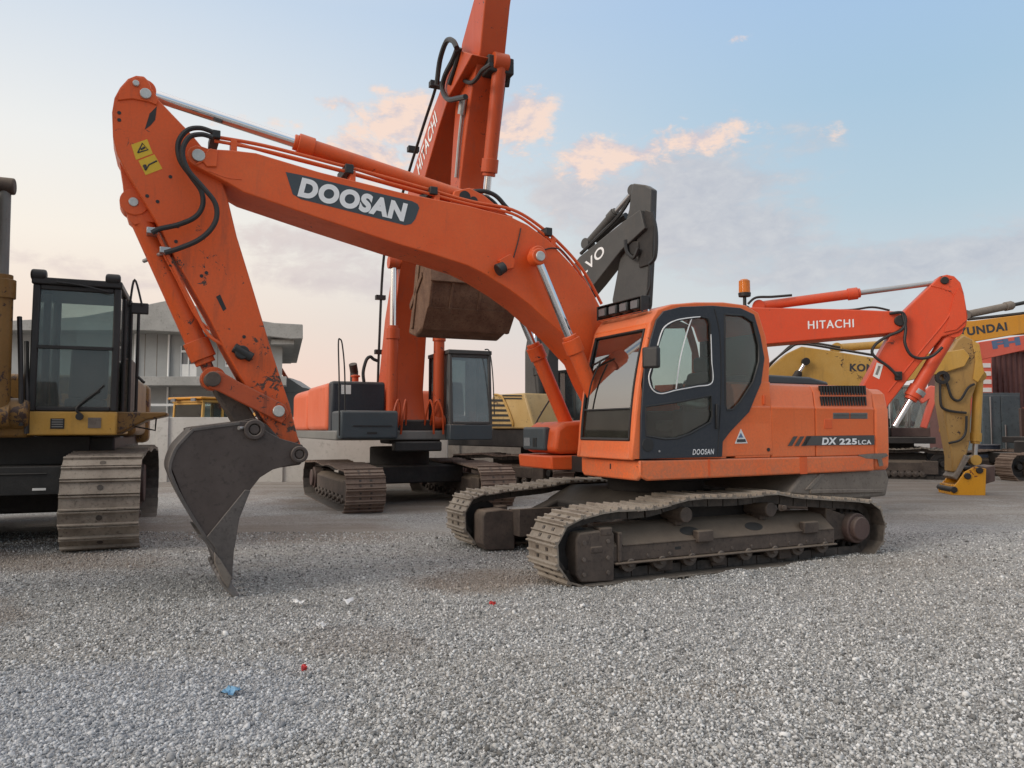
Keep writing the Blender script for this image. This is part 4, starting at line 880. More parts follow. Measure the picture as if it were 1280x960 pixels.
ram(C, p0, p1, (q[2]-p0[2])/(p1[2]-p0[2]), .125, .07, OY, M['grey_paint'], eye=False, name='boom_cylinder'); MB().ycyl(p1[0], p1[2], .105, p1[1]-.11, p1[1]+.11).build('rod_eye', M['under'], RC, .02)
MB().tube([(1.99, ybm+.15, 1.6), (1.95, ybm+.12, 2.2), (1.8, ybm+.05, 3.0)], .03).tube([(1.93, ybm+.2, 1.5), (1.9, ybm+.18, 2.0), (1.6, ybm+.1, 2.7)], .03).build_each('hose', M['black_rub'], RC)
MB().box(1.3, 1.9, ybm-1.0, ybm+.2, 1.45, 1.95).ycyl(1.85, 1.75, .2, ybm-.2, ybm+.22).build('boom_foot', OY, RC, .04)

# ------------------------------------------------------------------ pale yellow excavator with graphite boom, behind
V = Frame('crawler_excavator', 126.9, .9, 22.5); RV = V.root; GR = M['graphite']
tag(RV, 'yellow excavator with louvred side and a dark grey boom raised behind the orange one', 'excavator', 'excavators parked in the yard')
undercarriage(V, 1.3, .7, 4.9, .44, 44, M['track_brown'])
VY = -1.5
xa, xb = V.y(612, 515, VY)[0], V.y(667, 515, VY)[0]; zt = V.y(640, 492, VY)[1]; zb_ = V.y(640, 536, VY)[1]
xa = max(xa, -3.6)
MB().box(-3.4, 1.3, -1.4, 1.4, 1.05, zb_).build('upper_frame', M['under_dark'], RV, .03)
xa0 = V.y(612, 515, VY)[0]; vx = V.y(636, 515, VY)[0]
eh = MB().prism([(xa0, zb_), (xa0, zt-.25), (V.y(616, 490, VY)[0], zt), (V.y(655, 492, VY)[0], zt), (xb, zt-.9), (xb, zb_)], VY, -.5).build('engine_housing', M['pale_yellow'], RV, .05, 3)
lv = MB()
for k in range(6):
    py = 499+k*6.2; pa = 615; pb = 628+k*2.3
    lv.prism(V.Y([(pa, py), (pb, py+.2), (pb+1, py+3), (pa, py+3)], VY), VY-.015, VY+.02)
for k in range(2):
    py = 493.5+k*3.6; lv.prism(V.Y([(628, py), (652, py+.2), (653, py+2), (629, py+1.8)], VY), VY-.015, VY+.02)
lv.build('louvre', M['black'], eh)
MB().tube(V.Y3([(617, 493), (628, 497), (640, 525), (641, 533)], VY-.03), .03, 6).build('panel_edge', M['yellow'], eh)
cab_box(V, .0, 1.6, .55, 1.5, 1.2, 3.2, M['graphite'], M['dusty_glass'], .4, .08, .1, M['yellow'])
vb = [(656, 520), (656, 440), (660, 415), (668, 400), (690, 365), (724, 321), (780, 276), (800, 262), (806, 285), (776, 313), (744, 354), (712, 392), (690, 420), (684, 450), (684, 525)]
vbo = MB().prism(V.Y(vb, -.40), -.40, .02).build('boom', GR, RV, .02)
lettering(vbo, 'VOLVO', V.y3(707, 368, -.402), V.y3(757, 316.5, -.402), .29, (0, -1, 0), M['white'], .015, space=1.1)
p0, p1 = V.y3(676, 505, -.55), V.y3(668, 405, -.55)
ram(V, p0, p1, .45, .12, .07, M['black'], name='boom_cylinder')
va = [(791, 229), (806, 231), (814, 236), (813, 266), (811, 325), (808, 380), (800, 420), (772, 420), (765, 375), (775, 322), (780, 283), (786, 262), (788, 244)]
vao = MB().prism(V.Y(va, -.25), -.25, -.02).build('arm', GR, RV, .03)
MB().prism(V.Y([(808, 262), (818, 266), (817, 330), (800, 335), (797, 300)], -.26), -.30, -.26).prism(V.Y([(783, 302), (799, 302), (800, 318), (784, 320)], -.3), -.34, -.26).build('arm_gusset', M['under_dark'], vao, .03)
MB().tube(V.Y3([(782, 300), (784, 315), (792, 322), (798, 310)], -.4), .05, 6).tube(V.Y3([(815, 265), (820, 290), (819, 320), (812, 330)], -.3), .05, 6).tube(V.Y3([(726, 317), (752, 292), (775, 268), (790, 244)], -.2), .05, 6).tube(V.Y3([(745, 300), (770, 278), (783, 270)], -.0), .10, 8).tube(V.Y3([(812, 330), (813, 355), (808, 370)], -.3), .03, 6).build_each('hose', M['black_rub'], vao)
p0, p1 = V.y3(735, 305, 0), V.y3(793, 238, 0); ram(V, p0, p1, .6, .12, .07, GR, M['steel'], name='arm_cylinder')

# ------------------------------------------------------------------ red excavator reaching right over the orange hood
H2 = Frame('crawler_excavator', 166, 4.0, 15.4); R2 = H2.root; RD = M['red']
tag(R2, 'bright red excavator behind the navy cab, boom reaching right and arm folded down', 'excavator', 'excavators parked in the yard')
undercarriage(H2, 1.25, .7, 4.4, .42, 42, M['track_brown'])
upper(H2, -2.2, 1.4, 1.35, 1.35, 2.0, RD)
cab_box(H2, -.2, 1.3, .35, 1.3, 1.35, 2.5, M['graphite'], M['dusty_glass'], .3, .07, .1, RD)
rb = [(1060, 386.5), (1118, 389), (1127, 393), (1131, 401), (1128, 410), (1118, 416), (1092, 418.5), (950, 431), (920, 434), (925, 445), (920, 470), (915, 520), (893, 520), (893, 460), (900, 415), (912, 390), (935, 384)]
rbo = MB().prism(H2.Y(rb, -.30), -.30, .30).build('boom', RD, R2, .02)
for k_, d_ in ((0, 0), (1, .5)): lettering(rbo, 'HITACHI', H2.y3(1010+d_, 411.5-d_*.6, -.302-.002*k_), H2.y3(1067+d_, 409.2-d_*.6, -.302-.002*k_), .155, (0, -1, 0), M['white'], .0, space=1.15)
p0, p1, q = H2.y3(948, 383, 0), H2.y3(1181, 352, 0), H2.y3(1072, 367.5, 0)
ram(H2, p0, p1, (Vector(q)-Vector(p0)).length/(Vector(p1)-Vector(p0)).length, .095, .05, RD, M['steel'], name='arm_cylinder')
MB().tube(H2.Y3([(935, 380), (945, 372), (965, 371), (990, 369)], -.15), .025, 6).tube(H2.Y3([(950, 386), (1000, 388), (1060, 387.5), (1090, 384), (1112, 388)], -.15), .02, 6).build_each('boom_line', M['black_rub'], rbo)
ra = [(1167, 353), (1175, 345), (1184, 343), (1193, 345), (1201, 353), (1205, 366), (1210, 395), (1208, 408), (1198, 415), (1178, 421), (1150, 455), (1112, 505), (1085, 545), (1066, 540), (1062, 510), (1081, 477), (1102, 439), (1131, 388)]
rao = MB().prism(H2.Y(ra, -.22), -.22, .22).build('arm', RD, R2, .02)
MB().prism(H2.Y([(1192, 372), (1198, 360), (1205, 370), (1208, 400), (1195, 412), (1180, 415), (1186, 398)], -.23), -.245, -.22).tube(H2.Y3([(1164, 357), (1180, 361), (1190, 366), (1193, 375), (1184, 398), (1150, 440), (1110, 490)], -.222), .015, 6).build('arm_rib', M['red'], rao)
x, z = H2.y(1180, 351, -.2); MB().ycyl(x, z, .07, -.26, .26).build('arm_pin', M['under_dark'], rao, .01)
x, z = H2.y(1123, 402, -.2); MB().ycyl(x, z, .10, -.36, .36).build('boom_pin', M['under_dark'], rbo, .01)
p0, p1, q = H2.y3(1190, 413, -.05), H2.y3(1118, 533, -.05), H2.y3(1141, 497, -.05)
ram(H2, p0, p1, (Vector(q)-Vector(p0)).length/(Vector(p1)-Vector(p0)).length, .12, .055, RD, eye=False, name='bucket_cylinder')
MB().cyl(H2.y3(1148, 487, -.05), H2.y3(1144.5, 492, -.05), .15).build('cylinder_band', M['steel'], R2)
ho = MB().tube(H2.Y3([(1112, 392), (1128, 391), (1132, 402), (1126, 413), (1110, 420), (1095, 430), (1090, 440), (1096, 448), (1110, 458), (1122, 470)], -.36), .028, 8)
ho.tube(H2.Y3([(1128, 392), (1132, 410), (1131, 428), (1138, 443), (1150, 448), (1165, 445), (1178, 434)], -.36), .028, 8).build_each('hose', M['black_rub'], R2)
st = MB().prism(H2.Y([(1096, 453), (1104, 456), (1099, 474), (1091, 470)], -.222), -.226, -.22).build('sticker', M['decal_white'], rao)
MB().prism(H2.Y([(1098, 457), (1101, 458), (1097, 469), (1094, 468)], -.228), -.2285, -.226).build('symbol', M['grey_paint'], st)
x, z = H2.y(1122, 470, -.2); MB().box(x-.06, x+.06, -.3, -.2, z-.08, z+.08).build('valve_block', M['under_dark'], rao, .01)
MB().prism(H2.Y([(1062, 540), (1085, 545), (1100, 590), (1080, 640), (1050, 620), (1045, 570)], -.4), -.5, .5).build('bucket', M['bucket'], R2, .03)

# ------------------------------------------------------------------ ochre excavator with dropped arm and bright coupler
K = Frame('crawler_excavator', 170, 5.4, 19.6); RK = K.root; YE = M['yellow']
tag(RK, 'ochre yellow excavator whose arm hangs straight down to a bright yellow coupler', 'excavator', 'excavators parked in the yard')
undercarriage(K, 1.25, .7, 4.4, .44, 42, M['track_brown'])
upper(K, -2.9, 1.2, 1.35, 1.4, 1.9, YE)
cab_box(K, -.3, 1.1, .35, 1.3, 1.4, 2.3, M['graphite'], M['dusty_glass'], .3, .07, .1, YE)
kb = [(930, 520), (944, 492), (962, 460), (985, 441), (1002, 433), (1040, 438.5), (1092, 447), (1180, 440), (1205, 436), (1213, 445), (1206, 458), (1180, 466), (1092, 486), (1020, 492), (985, 505), (965, 525)]
kbo = MB().prism(K.Y(kb, -.35), -.35, .33).build('boom', YE, RK, .02)
lettering(kbo, 'KOMATSU', K.y3(1062, 464, -.352), K.y3(1128, 466, -.352), .19, (0, -1, 0), M['letter_dark'], .04, space=1.12)
MB().tube(K.Y3([(958, 458), (985, 437), (1002, 430), (1050, 437), (1092, 444)], -.3), .03, 6).tube(K.Y3([(950, 470), (975, 444), (1000, 428), (1050, 434)], -.1), .03, 6).build_each('boom_line', M['under_dark'], kbo)
p0, p1 = K.y3(990, 480, -.5), K.y3(1007, 452, -.5); ram(K, p0, p1, .5, .08, .05, M['under_dark'], name='boom_cylinder')
p0, p1, q = K.y3(1045, 435, 0), K.y3(1200, 424, 0), K.y3(1110, 430, 0); ram(K, p0, p1, .5, .1, .05, YE, M['steel'], name='arm_cylinder')
ka = [(1197, 425), (1205, 419), (1215, 424), (1224, 430), (1226, 450), (1230, 466), (1222, 478), (1214, 500), (1213, 550), (1209, 568), (1196, 590), (1190, 590), (1190, 572), (1184, 540), (1177, 500), (1178, 462), (1186, 442)]
kao = MB().prism(K.Y(ka, -.25), -.25, .25).build('arm', M['dun_yellow'], RK, .03)
MB().prism(K.Y([(1215, 425), (1224, 430), (1230, 466), (1222, 478), (1216, 474), (1219, 450)], -.26), -.28, -.25).build('arm_lug', YE, kao, .01)
p0, p1, q = K.y3(1223, 470, 0), K.y3(1218, 575, 0), K.y3(1220, 552, 0); ram(K, p0, p1, .78, .11, .06, YE, M['steel'], name='bucket_cylinder')
MB().tube(K.Y3([(1180, 468), (1184, 480), (1190, 497), (1200, 500), (1210, 485), (1218, 480)], -.33), .03, 6).tube(K.Y3([(1175, 480), (1176, 505), (1182, 512), (1196, 515), (1208, 516)], -.33), .03, 6).tube(K.Y3([(1186, 554), (1200, 550), (1207, 540), (1208, 520)], -.33), .03, 6).build_each('hose', M['black_rub'], kao)
x, z = K.y(1177, 472, -.3); MB().ring(x, z, .16, .08, -.38, -.3, 16).build('hose_reel', M['under_dark'], kao)
kc = [(1188, 612), (1190, 619.5), (1232, 619.5), (1233, 586), (1219, 583), (1206, 590), (1197, 603)]
kco = MB().prism(K.Y(kc, -.42), -.42, -.36).prism(K.Y(kc, -.42), .36, .42).prism(K.Y([(1190, 606), (1230, 606), (1230, 619), (1190, 619)], -.42), -.36, .36).build('coupler', M['signal_yellow'], RK, .012)
for px, py in ((1209, 595), (1224, 588), (1192, 612)):
    x, z = K.y(px, py, -.42); MB().ycyl(x, z, .075, -.47, .47, 16).build('coupler_pin', M['under_dark'], kco, .01)
MB().prism(K.Y([(1233, 584), (1247, 582), (1247, 602), (1233, 606)], -.42), -.3, .3).build('coupler_hook', M['rust_drive'], kco, .02)
MB().prism(K.Y([(1196, 588), (1190, 596), (1196, 600), (1212, 572), (1206, 568)], -.3), -.33, .33).build('bucket_link', M['counter'], RK, .02)

# ------------------------------------------------------------------ amber excavator further right
Y_ = Frame('crawler_excavator', 5, 16.9, 24.8); RY = Y_.root
tag(RY, 'amber excavator at the right edge, its boom with dark lettering above the pinkish boom', 'excavator', 'excavators parked in the yard')
undercarriage(Y_, 1.25, .7, 4.4, .44, 42, M['track_brown']); upper(Y_, -4.2, .2, 1.35, 1.3, 2.2, M['amber_yellow']); cab_box(Y_, -3.0, -1.4, -1.3, -.35, 1.3, 3.0, M['graphite'], M['dusty_glass'])
yb = [(1196, 407), (1204, 401), (1216, 401), (1280, 393), (1340, 388), (1375, 410), (1385, 470), (1365, 470), (1345, 425), (1320, 414), (1280, 416.5), (1222, 426.5), (1200, 427), (1193, 418)]
ybo = MB().prism(Y_.Y(yb, .35), -.35, .35).build('boom', M['amber_yellow'], RY, .02)
lettering(ybo, 'HYUNDAI', Y_.y3(1188, 422.5, .352), Y_.y3(1259.5, 413, .352), .27, (0, 1, 0), M['letter_dark'], .04, space=1.12)
p0, p1, q = Y_.y3(1300, 374, .1), Y_.y3(1205, 394, .1), Y_.y3(1262, 380, .1)
ram(Y_, p1, Y_.y3(1330, 368, .1), .47, .12, .06, M['counter'], M['black'], name='arm_cylinder')
MB().tube(Y_.Y3([(1210, 399), (1240, 396), (1262, 393.5), (1300, 389)], .2), .05, 6).build('boom_line', M['under_dark'], ybo)
MB().prism(Y_.Y([(1190, 380), (1206, 392), (1212, 420), (1203, 500), (1192, 545), (1183, 540), (1186, 480), (1183, 420)], .2), -.2, .2).build('arm', M['amber_yellow'], RY, .03)
# ------------------------------------------------------------------ pinkish red excavator boom below it
X_ = Frame('crawler_excavator', 5, 20.5, 28); RX = X_.root
tag(RX, 'faded pinkish red excavator boom with blue letters, right edge, lowest of the booms there', 'excavator', 'excavators parked in the yard')
undercarriage(X_, 1.25, .7, 4.4, .44, 42, M['track_brown']); upper(X_, -2.9, 1.2, 1.35, 1.3, 2.2, M['pink_red']); cab_box(X_, -.3, 1.2, .35, 1.3, 1.3, 3.0, M['graphite'], M['dusty_glass'])
xb_ = [(1214, 436), (1224, 427.5), (1280, 419), (1330, 415), (1370, 440), (1378, 490), (1358, 490), (1340, 448), (1310, 437), (1280, 438), (1226, 450), (1214, 448)]
xbo = MB().prism(X_.Y(xb_, .35), -.35, .35).build('boom', M['pink_red'], RX, .02)
lettering(xbo, 'FH', X_.y3(1241, 436.5, .352), X_.y3(1276, 431, .352), .30, (0, 1, 0), M['letter_blue'], .06)
MB().prism(X_.Y([(1214, 430), (1222, 445), (1214, 520), (1205, 560), (1198, 555), (1204, 500)], .2), -.2, .2).build('arm', M['pink_red'], RX, .03)
# ------------------------------------------------------------------ small dark red excavator between counterweight and dropped arm
Z_ = Frame('crawler_excavator', 160, 12.4, 25.2); RZ = Z_.root
tag(RZ, 'small dusty maroon excavator far behind the orange counterweight, seen between the two arms', 'excavator', 'excavators parked in the yard')
undercarriage(Z_, .95, .6, 3.6, .50, 34, M['track'])
upper(Z_, -2.0, 1.1, 1.15, 1.3, 2.3, M['rust_drive'])
cab_box(Z_, .0, 1.15, .1, 1.05, 1.3, 2.9, M['grey_paint'], M['dusty_glass'], .3, .07, .1, M['rust_drive'])
MB().prism(Z_.Y([(1146, 497), (1162, 482), (1175, 484), (1172, 492), (1158, 536), (1150, 534), (1160, 500), (1152, 505)], -1.3), -1.45, -1.2).build('boom', M['pink_red'], RZ, .03)
# ================================================================== setting: buildings, wall, containers, litter
M['concrete'] = grime('painted_concrete', (.27, .265, .25), (.36, .35, .33), (.22, .215, .20), rough=.85, scale=1.2, dust=.1, bmp=.15)
M['wallpaint'] = grime('pale_wall_paint', (.42, .40, .37), (.50, .48, .45), (.33, .315, .29), rough=.85, scale=.8, dust=.1, bmp=.15)
M['render'] = grime('grey_render', (.30, .305, .30), (.37, .375, .365), rough=.9, scale=.5, dust=.1, bmp=.1)
M['maroon'] = grime('maroon_sheet', (.085, .035, .032), (.12, .055, .05), (.06, .035, .03), rough=.7, scale=.8)
M['bluegrey'] = grime('blue_grey_sheet', (.10, .135, .155), (.15, .19, .21), (.07, .08, .085), rough=.65, scale=.9)
M['darkblue'] = grime('dark_blue_drum', (.015, .025, .05), (.03, .04, .065), rough=.5, scale=2)
def P_(px, py, Y):
    r = ray(px, py); t = Y/r.y; p = CAM+r*t; return (p.x, p.z)
def PP(pts, Y): return [P_(*p, Y) for p in pts]
# office building behind the wall
YB = 34.0
b0 = bpy.data.objects.new('office_building', None); COL.objects.link(b0); b0.location = (-14, YB, .09)
tag(b0, 'grey two-storey building behind the white wall, with overhanging flat concrete roof', 'building')
def bpart(mb, name, m, parent=None, bevel=.0):
    for i_, v_ in enumerate(mb.v): mb.v[i_] = (v_[0]-(v_[1]-YB)*.30, v_[1], v_[2])
    o = mb.build(name, m, parent or b0, bevel)
    if parent is None:
        o.matrix_parent_inverse = Matrix.Translation(-Vector(b0.location))
    return o
xl, xr2 = P_(-60, 500, YB)[0], P_(352, 500, YB)[0]
zf = P_(200, 414, YB)[1]; z2a, z2b = P_(200, 473, YB)[1], P_(200, 484, YB)[1]
w = MB()
x1, x2 = P_(225, 450, YB)[0], P_(246, 450, YB)[0]; x3, x4 = P_(281, 450, YB)[0], P_(303, 450, YB)[0]; zw0, zw1 = P_(235, 472.5, YB)[1], P_(235, 432, YB)[1]
w.plate([(xl, .05), (xr2, .05), (xr2, zf), (xl, zf)], [[(x1, zw0), (x2, zw0), (x2, zw1), (x1, zw1)], [(x3, zw0+.5), (x4, zw0+.5), (x4, zw1), (x3, zw1)]], YB, YB+.25)
w.box(xr2-.25, xr2, YB+.251, YB+10, .05, zf)
bpart(w, 'wall', M['render'])
bpart(MB().box(xl, xr2+.2, YB-1.3, YB-.001, z2b, z2a), 'floor_slab', M['concrete'], bevel=.02)
rfp = PP([(-60, 404), (90, 396), (169, 381.5), (211, 373), (228, 380), (262, 393), (333, 403.5), (368, 405.5), (368, 423.5), (352, 423.5), (330, 421), (169, 413), (-60, 413)], YB-1.2)
bpart(MB().prism(rfp, YB-1.2, YB+11), 'roof', M['concrete'], bevel=.03)
bpart(MB().box(P_(330, 428, YB-1)[0], P_(359, 428, YB-1)[0], YB-.9, YB+9, P_(340, 430, YB-1)[1], P_(340, 424, YB-1)[1]), 'roof_beam', M['concrete'])
for xa, xb, zz, sill_ in ((x1, x2, zw0, .62), (x3, x4, zw0+.5, .05)):
    f = MB(); zt = zw1
    f.box(xa, xa+.06, YB+.02, YB+.14, zz, zt).box(xb-.06, xb, YB+.02, YB+.14, zz, zt).box(xa+.06, xb-.06, YB+.02, YB+.14, zt-.30, zt-.2).box(xa+.06, xb-.06, YB+.02, YB+.14, zz, zz+.06)
    xm = (xa+xb)/2; f.box(xm-.03, xm+.03, YB+.02, YB+.14, zz+.06, zt-.3)
    f.box(xa+.06, xb-.06, YB+.04, YB+.12, zz+.06, zz+.06+sill_*.9)
    fo_ = bpart(f, 'window', M['decal_white'])
    MB().box(xa+.06-.03, xb-.06-.03, YB+.08, YB+.09, zz+.06+sill_*.9, zt-.2).build('pane', M['lens'], fo_)
for px in (211, 169):
    x = P_(px, 450, YB)[0]; bpart(MB().cyl((x, YB-.08, .05), (x, YB-.08, zf), .05), 'drain_pipe', M['decal_white'])
g = MB()
zg0, zg1 = P_(200, 492, YB)[1], P_(200, 503, YB)[1]
g.box(P_(216, 500, YB)[0], P_(330, 500, YB)[0], YB-.06, YB-.001, .6, P_(200, 494, YB)[1])
bpart(g, 'shop_window', M['lens'])
bpart(MB().box(xl, xr2, YB-.5, YB-.44, P_(200, 508, YB)[1], P_(200, 505, YB)[1]), 'railing', M['decal_white'])
jt = MB()
for px in (181, 196, 258, 272, 318): x = P_(px, 450, YB)[0]; jt.box(x-.015, x+.015, YB-.004, YB-.0005, z2a+.02, zf)
bpart(jt, 'wall_joint', M['counter'])
# white perimeter wall
wl = bpy.data.objects.new('perimeter_wall', None); COL.objects.link(wl); wl.location = (-8, 22.8, .09)
tag(wl, 'white painted concrete perimeter wall with square posts behind the bucket', 'wall')
YW = 22.8; xw0, xw1 = P_(-80, 560, YW)[0], -1.9
def wpart(mb, name, m, bevel=.01):
    o = mb.build(name, m, wl, bevel); o.matrix_parent_inverse = Matrix.Translation(-Vector(wl.location)); return o
ztop = P_(250, 521.5, YW)[1]
wpart(MB().box(xw0, xw1, YW, YW+.18, .0, ztop), 'wall_panel', M['wallpaint'])
xk = P_(203.5, 560, YW)[0]
while xk-3.4 > xw0: xk -= 3.4
while xk < xw1:
    wpart(MB().box(xk-.17, xk+.17, YW-.06, YW+.24, .0, ztop+.01), 'wall_post', M['wallpaint']); xk += 3.4
rw_ = bpy.data.objects.new('boundary_wall', None); COL.objects.link(rw_); rw_.location = (2, 31, .09)
tag(rw_, 'low grey concrete boundary wall far behind the yellow louvred excavator', 'wall')
o = MB().box(-6, 10.5, 31, 31.2, 0, 1.75).build('wall_panel', M['counter'], rw_, .01); o.matrix_parent_inverse = Matrix.Translation(-Vector(rw_.location))
for k in range(6):
    o = MB().box(-5.6+k*3.2, -5.3+k*3.2, 30.93, 31.25, 0, 1.8).build('wall_post', M['counter'], rw_, .01); o.matrix_parent_inverse = Matrix.Translation(-Vector(rw_.location))
# backhoe loader behind the wall: cab and loader arm show over it
L = Frame('backhoe_loader', 60, P_(262, 515, 26)[0], 26.0)
tag(L.root, 'yellow roofed backhoe loader parked behind the white wall', 'loader')
cab_box(L, -.7, .9, -.75, .75, 1.1, 2.42, M['yellow'], M['glass'], .35, .08, .05, M['amber_yellow'])
MB().box(-.85, 1.0, -.85, .85, 2.52, 2.60).build('cab_roof', M['amber_yellow'], L.root, .03)
MB().box(1.01, 1.06, -.6, -.4, 2.45, 2.55).box(1.01, 1.06, .4, .6, 2.45, 2.55).build_each('roof_lamp', M['lens'], L.root)
MB().box(.9, 2.6, -.45, .45, .8, 1.6).build('engine_hood', M['amber_yellow'], L.root, .06)
for x, r_ in ((-.6, .72), (2.1, .5)):
    for s_ in (-1, 1):
        t_ = MB().ring(x, r_, r_, r_*.5, s_*.95-.2, s_*.95+.2, 28).build('wheel', M['black_rub'], L.root, .05); MB().ycyl(x, r_, r_*.51, s_*.95-.12, s_*.95+.12).build('rim', M['amber_yellow'], t_, .02)
b = MB().prism([(-.9, 1.2), (-1.3, 1.2), (-2.2, 2.35), (-2.6, 2.5), (-3.0, 2.1), (-2.7, 2.0), (-2.4, 2.15)], -.2, .2); b.build('backhoe_arm', M['signal_yellow'], L.root, .03)
MB().tube([(-1.4, .25, 1.4), (-1.9, .28, 2.2), (-2.4, .28, 2.5)], .04).build('hose', M['black_rub'], L.root)
MB().box(3.0, 3.5, -1.1, 1.1, .3, 1.0).box(2.4, 3.1, -.9, -.75, .7, 1.0).box(2.4, 3.1, .75, .9, .7, 1.0).build('front_bucket', M['bucket'], L.root, .04)
# lattice boom top and canopy glimpsed past the arm
q0 = bpy.data.objects.new('mobile_crane', None); COL.objects.link(q0); px0 = P_(372, 480, 40)[0]; q0.location = (px0, 40, .09)
tag(q0, 'far grey roofed crane with a red lattice jib behind the wall', 'crane')
def qp(mb, name, m):
    o = mb.build(name, m, q0, .02); o.matrix_parent_inverse = Matrix.Translation(-Vector(q0.location)); return o
qp(MB().prism(PP([(352, 470), (363, 474), (378, 484), (392, 487), (392, 491), (352, 491)], 40), 40, 42), 'canopy', M['grey_paint'])
l = MB()
for a, c in (((344, 452), (362, 480)), ((350, 458), (367, 486)), ((344, 452), (350, 458)), ((350, 462), (356, 468)), ((356, 470), (361, 478))):
    pa, pc = P_(*a, 40.5), P_(*c, 40.5); l.cyl((pa[0], 40.5, pa[1]), (pc[0], 40.5, pc[1]), .07, n=8)
qp(l, 'jib', M['dull_red'])
qp(MB().box(px0-1.2, px0+1.2, 40, 42, .6, P_(372, 491, 40)[1]), 'body', M['grey_paint'])
qp(MB().box(px0-2.5, px0+2.5, 40.2, 41.8, .0, .6), 'carrier', M['under_dark'])
# right side: maroon shed, blue-grey container, drum, orange crate
def corr(x0, x1, y, z0, z1, p=.22, d=.05):
    pts = []; x = x0; k = 0
    while x < x1:
        pts += [(x, y if k % 2 else y-d), (x+p*.4, y if k % 2 else y-d)]; x += p*.5; k += 1
    mb = MB(); mb.prism([(a, c) for a, c in pts]+[(pts[-1][0], y+.3), (x0, y+.3)], z0, z1, 'z'); return mb
s0 = bpy.data.objects.new('storage_shed', None); COL.objects.link(s0); s0.location = (20, 31, .09)
tag(s0, 'dark maroon corrugated shed at the right edge under the booms', 'shed')
xa = P_(1240, 470, 31)[0]
o = corr(xa, xa+9, 31, .05, P_(1260, 436, 31)[1]).build('wall', M['maroon'], s0, 0, smooth=False); o.matrix_parent_inverse = Matrix.Translation(-Vector(s0.location))
zt = P_(1260, 436, 31)[1]
o = MB().box(xa-.3, xa+9.3, 30.6, 36, zt, zt+.12).build('roof', M['maroon'], s0); o.matrix_parent_inverse = Matrix.Translation(-Vector(s0.location))
o = MB().box(xa, xa+9, 31.31, 35.8, .05, zt).build('side_walls', M['maroon'], s0); o.matrix_parent_inverse = Matrix.Translation(-Vector(s0.location))
c0 = bpy.data.objects.new('shipping_container', None); COL.objects.link(c0); YC = 29.0; c0.location = (18.5, YC, .09)
tag(c0, 'blue-grey steel container with double doors in front of the maroon shed', 'container')
xa, xb = P_(1226, 520, YC)[0], P_(1277, 520, YC)[0]; zt = P_(1250, 491, YC)[1]
def cp(mb, name, m, bevel=.01):
    o = mb.build(name, m, c0, bevel); o.matrix_parent_inverse = Matrix.Translation(-Vector(c0.location)); return o
cp(MB().box(xa, xb, YC+.04, YC+1.9, .08, zt), 'body', M['bluegrey']); xm = (xa+xb)/2
cp(MB().box(xa+.06, xm-.02, YC-.0, YC+.039, .15, zt-.1), 'door', M['bluegrey']); cp(MB().box(xm+.02, xb-.06, YC-.0, YC+.039, .15, zt-.1), 'door', M['bluegrey'])
cp(MB().cyl((xa+.35, YC-.04, .2), (xa+.35, YC-.04, zt-.15), .03).cyl((xm+.12, YC-.04, .9), (xm+.12, YC-.04, 1.8), .03), 'lock_bar', M['steel'])
for i, (px, py, hpx, lab) in enumerate(((1236, 560, 36, 'tall dark blue drum in front of the container doors'), (1256, 560, 22, 'short dark blue drum beside the taller one'))):
    p = ground_at(px, py+6); p.y = 27.2; p.x = P_(px, py, 27.2)[0]
    h = hpx/962*27.2; r_ = .34
    prof = MB().cyl((0, 0, 0), (0, 0, h), r_, n=28)
    o = prof.build('steel_drum', M['darkblue'], None, .015); o.location = (p.x, p.y, .085)
    for z in (.02, h*.33, h*.66, h-.06): MB().cyl((0, 0, z), (0, 0, z+.04), r_+.02, n=28).build('drum_hoop', M['darkblue'], o, .008)
    tag(o, lab, 'drum', 'blue drums by the container')
xq = P_(1234, 470, 30)[0]
o = bpy.data.objects.new('site_hut', None); COL.objects.link(o); o.location = (xq, 30, .09)
tag(o, 'narrow orange hut between dropped yellow arm and maroon shed', 'hut')
zt = P_(1234, 448, 30)[1]
MB().box(-.28, .2, 0, 1.5, 0, zt).build('wall', M['pink_red'], o, .02); hm_ = MB()
for k in range(4): hm_.box(-.22, .14, -.03, -.001, zt-.45-k*.32, zt-.28-k*.32)
hm_.build('shutter', M['decal_white'], o)
# rusty orange scrap frame by the right edge
sf = bpy.data.objects.new('scrap_frame', None); COL.objects.link(sf); xq = P_(1279, 520, 27.6)[0]; sf.location = (xq, 27.6, .09)
tag(sf, 'rusty orange-brown steel frame leaning at the right edge beside the blue-grey container', 'scrap frame')
for x0, x1, z0, z1 in ((-.12, 0, 0, 2.3), (1.0, 1.12, 0, 2.3)): MB().box(x0, x1, -.06, .06, z0, z1).build('post', M['rust_drive'], sf, .01)
for z in (.5, 1.1, 1.7, 2.2): MB().box(.001, .999, -.05, .05, z, z+.12).build('rail', M['rusty_orange'], sf, .01)
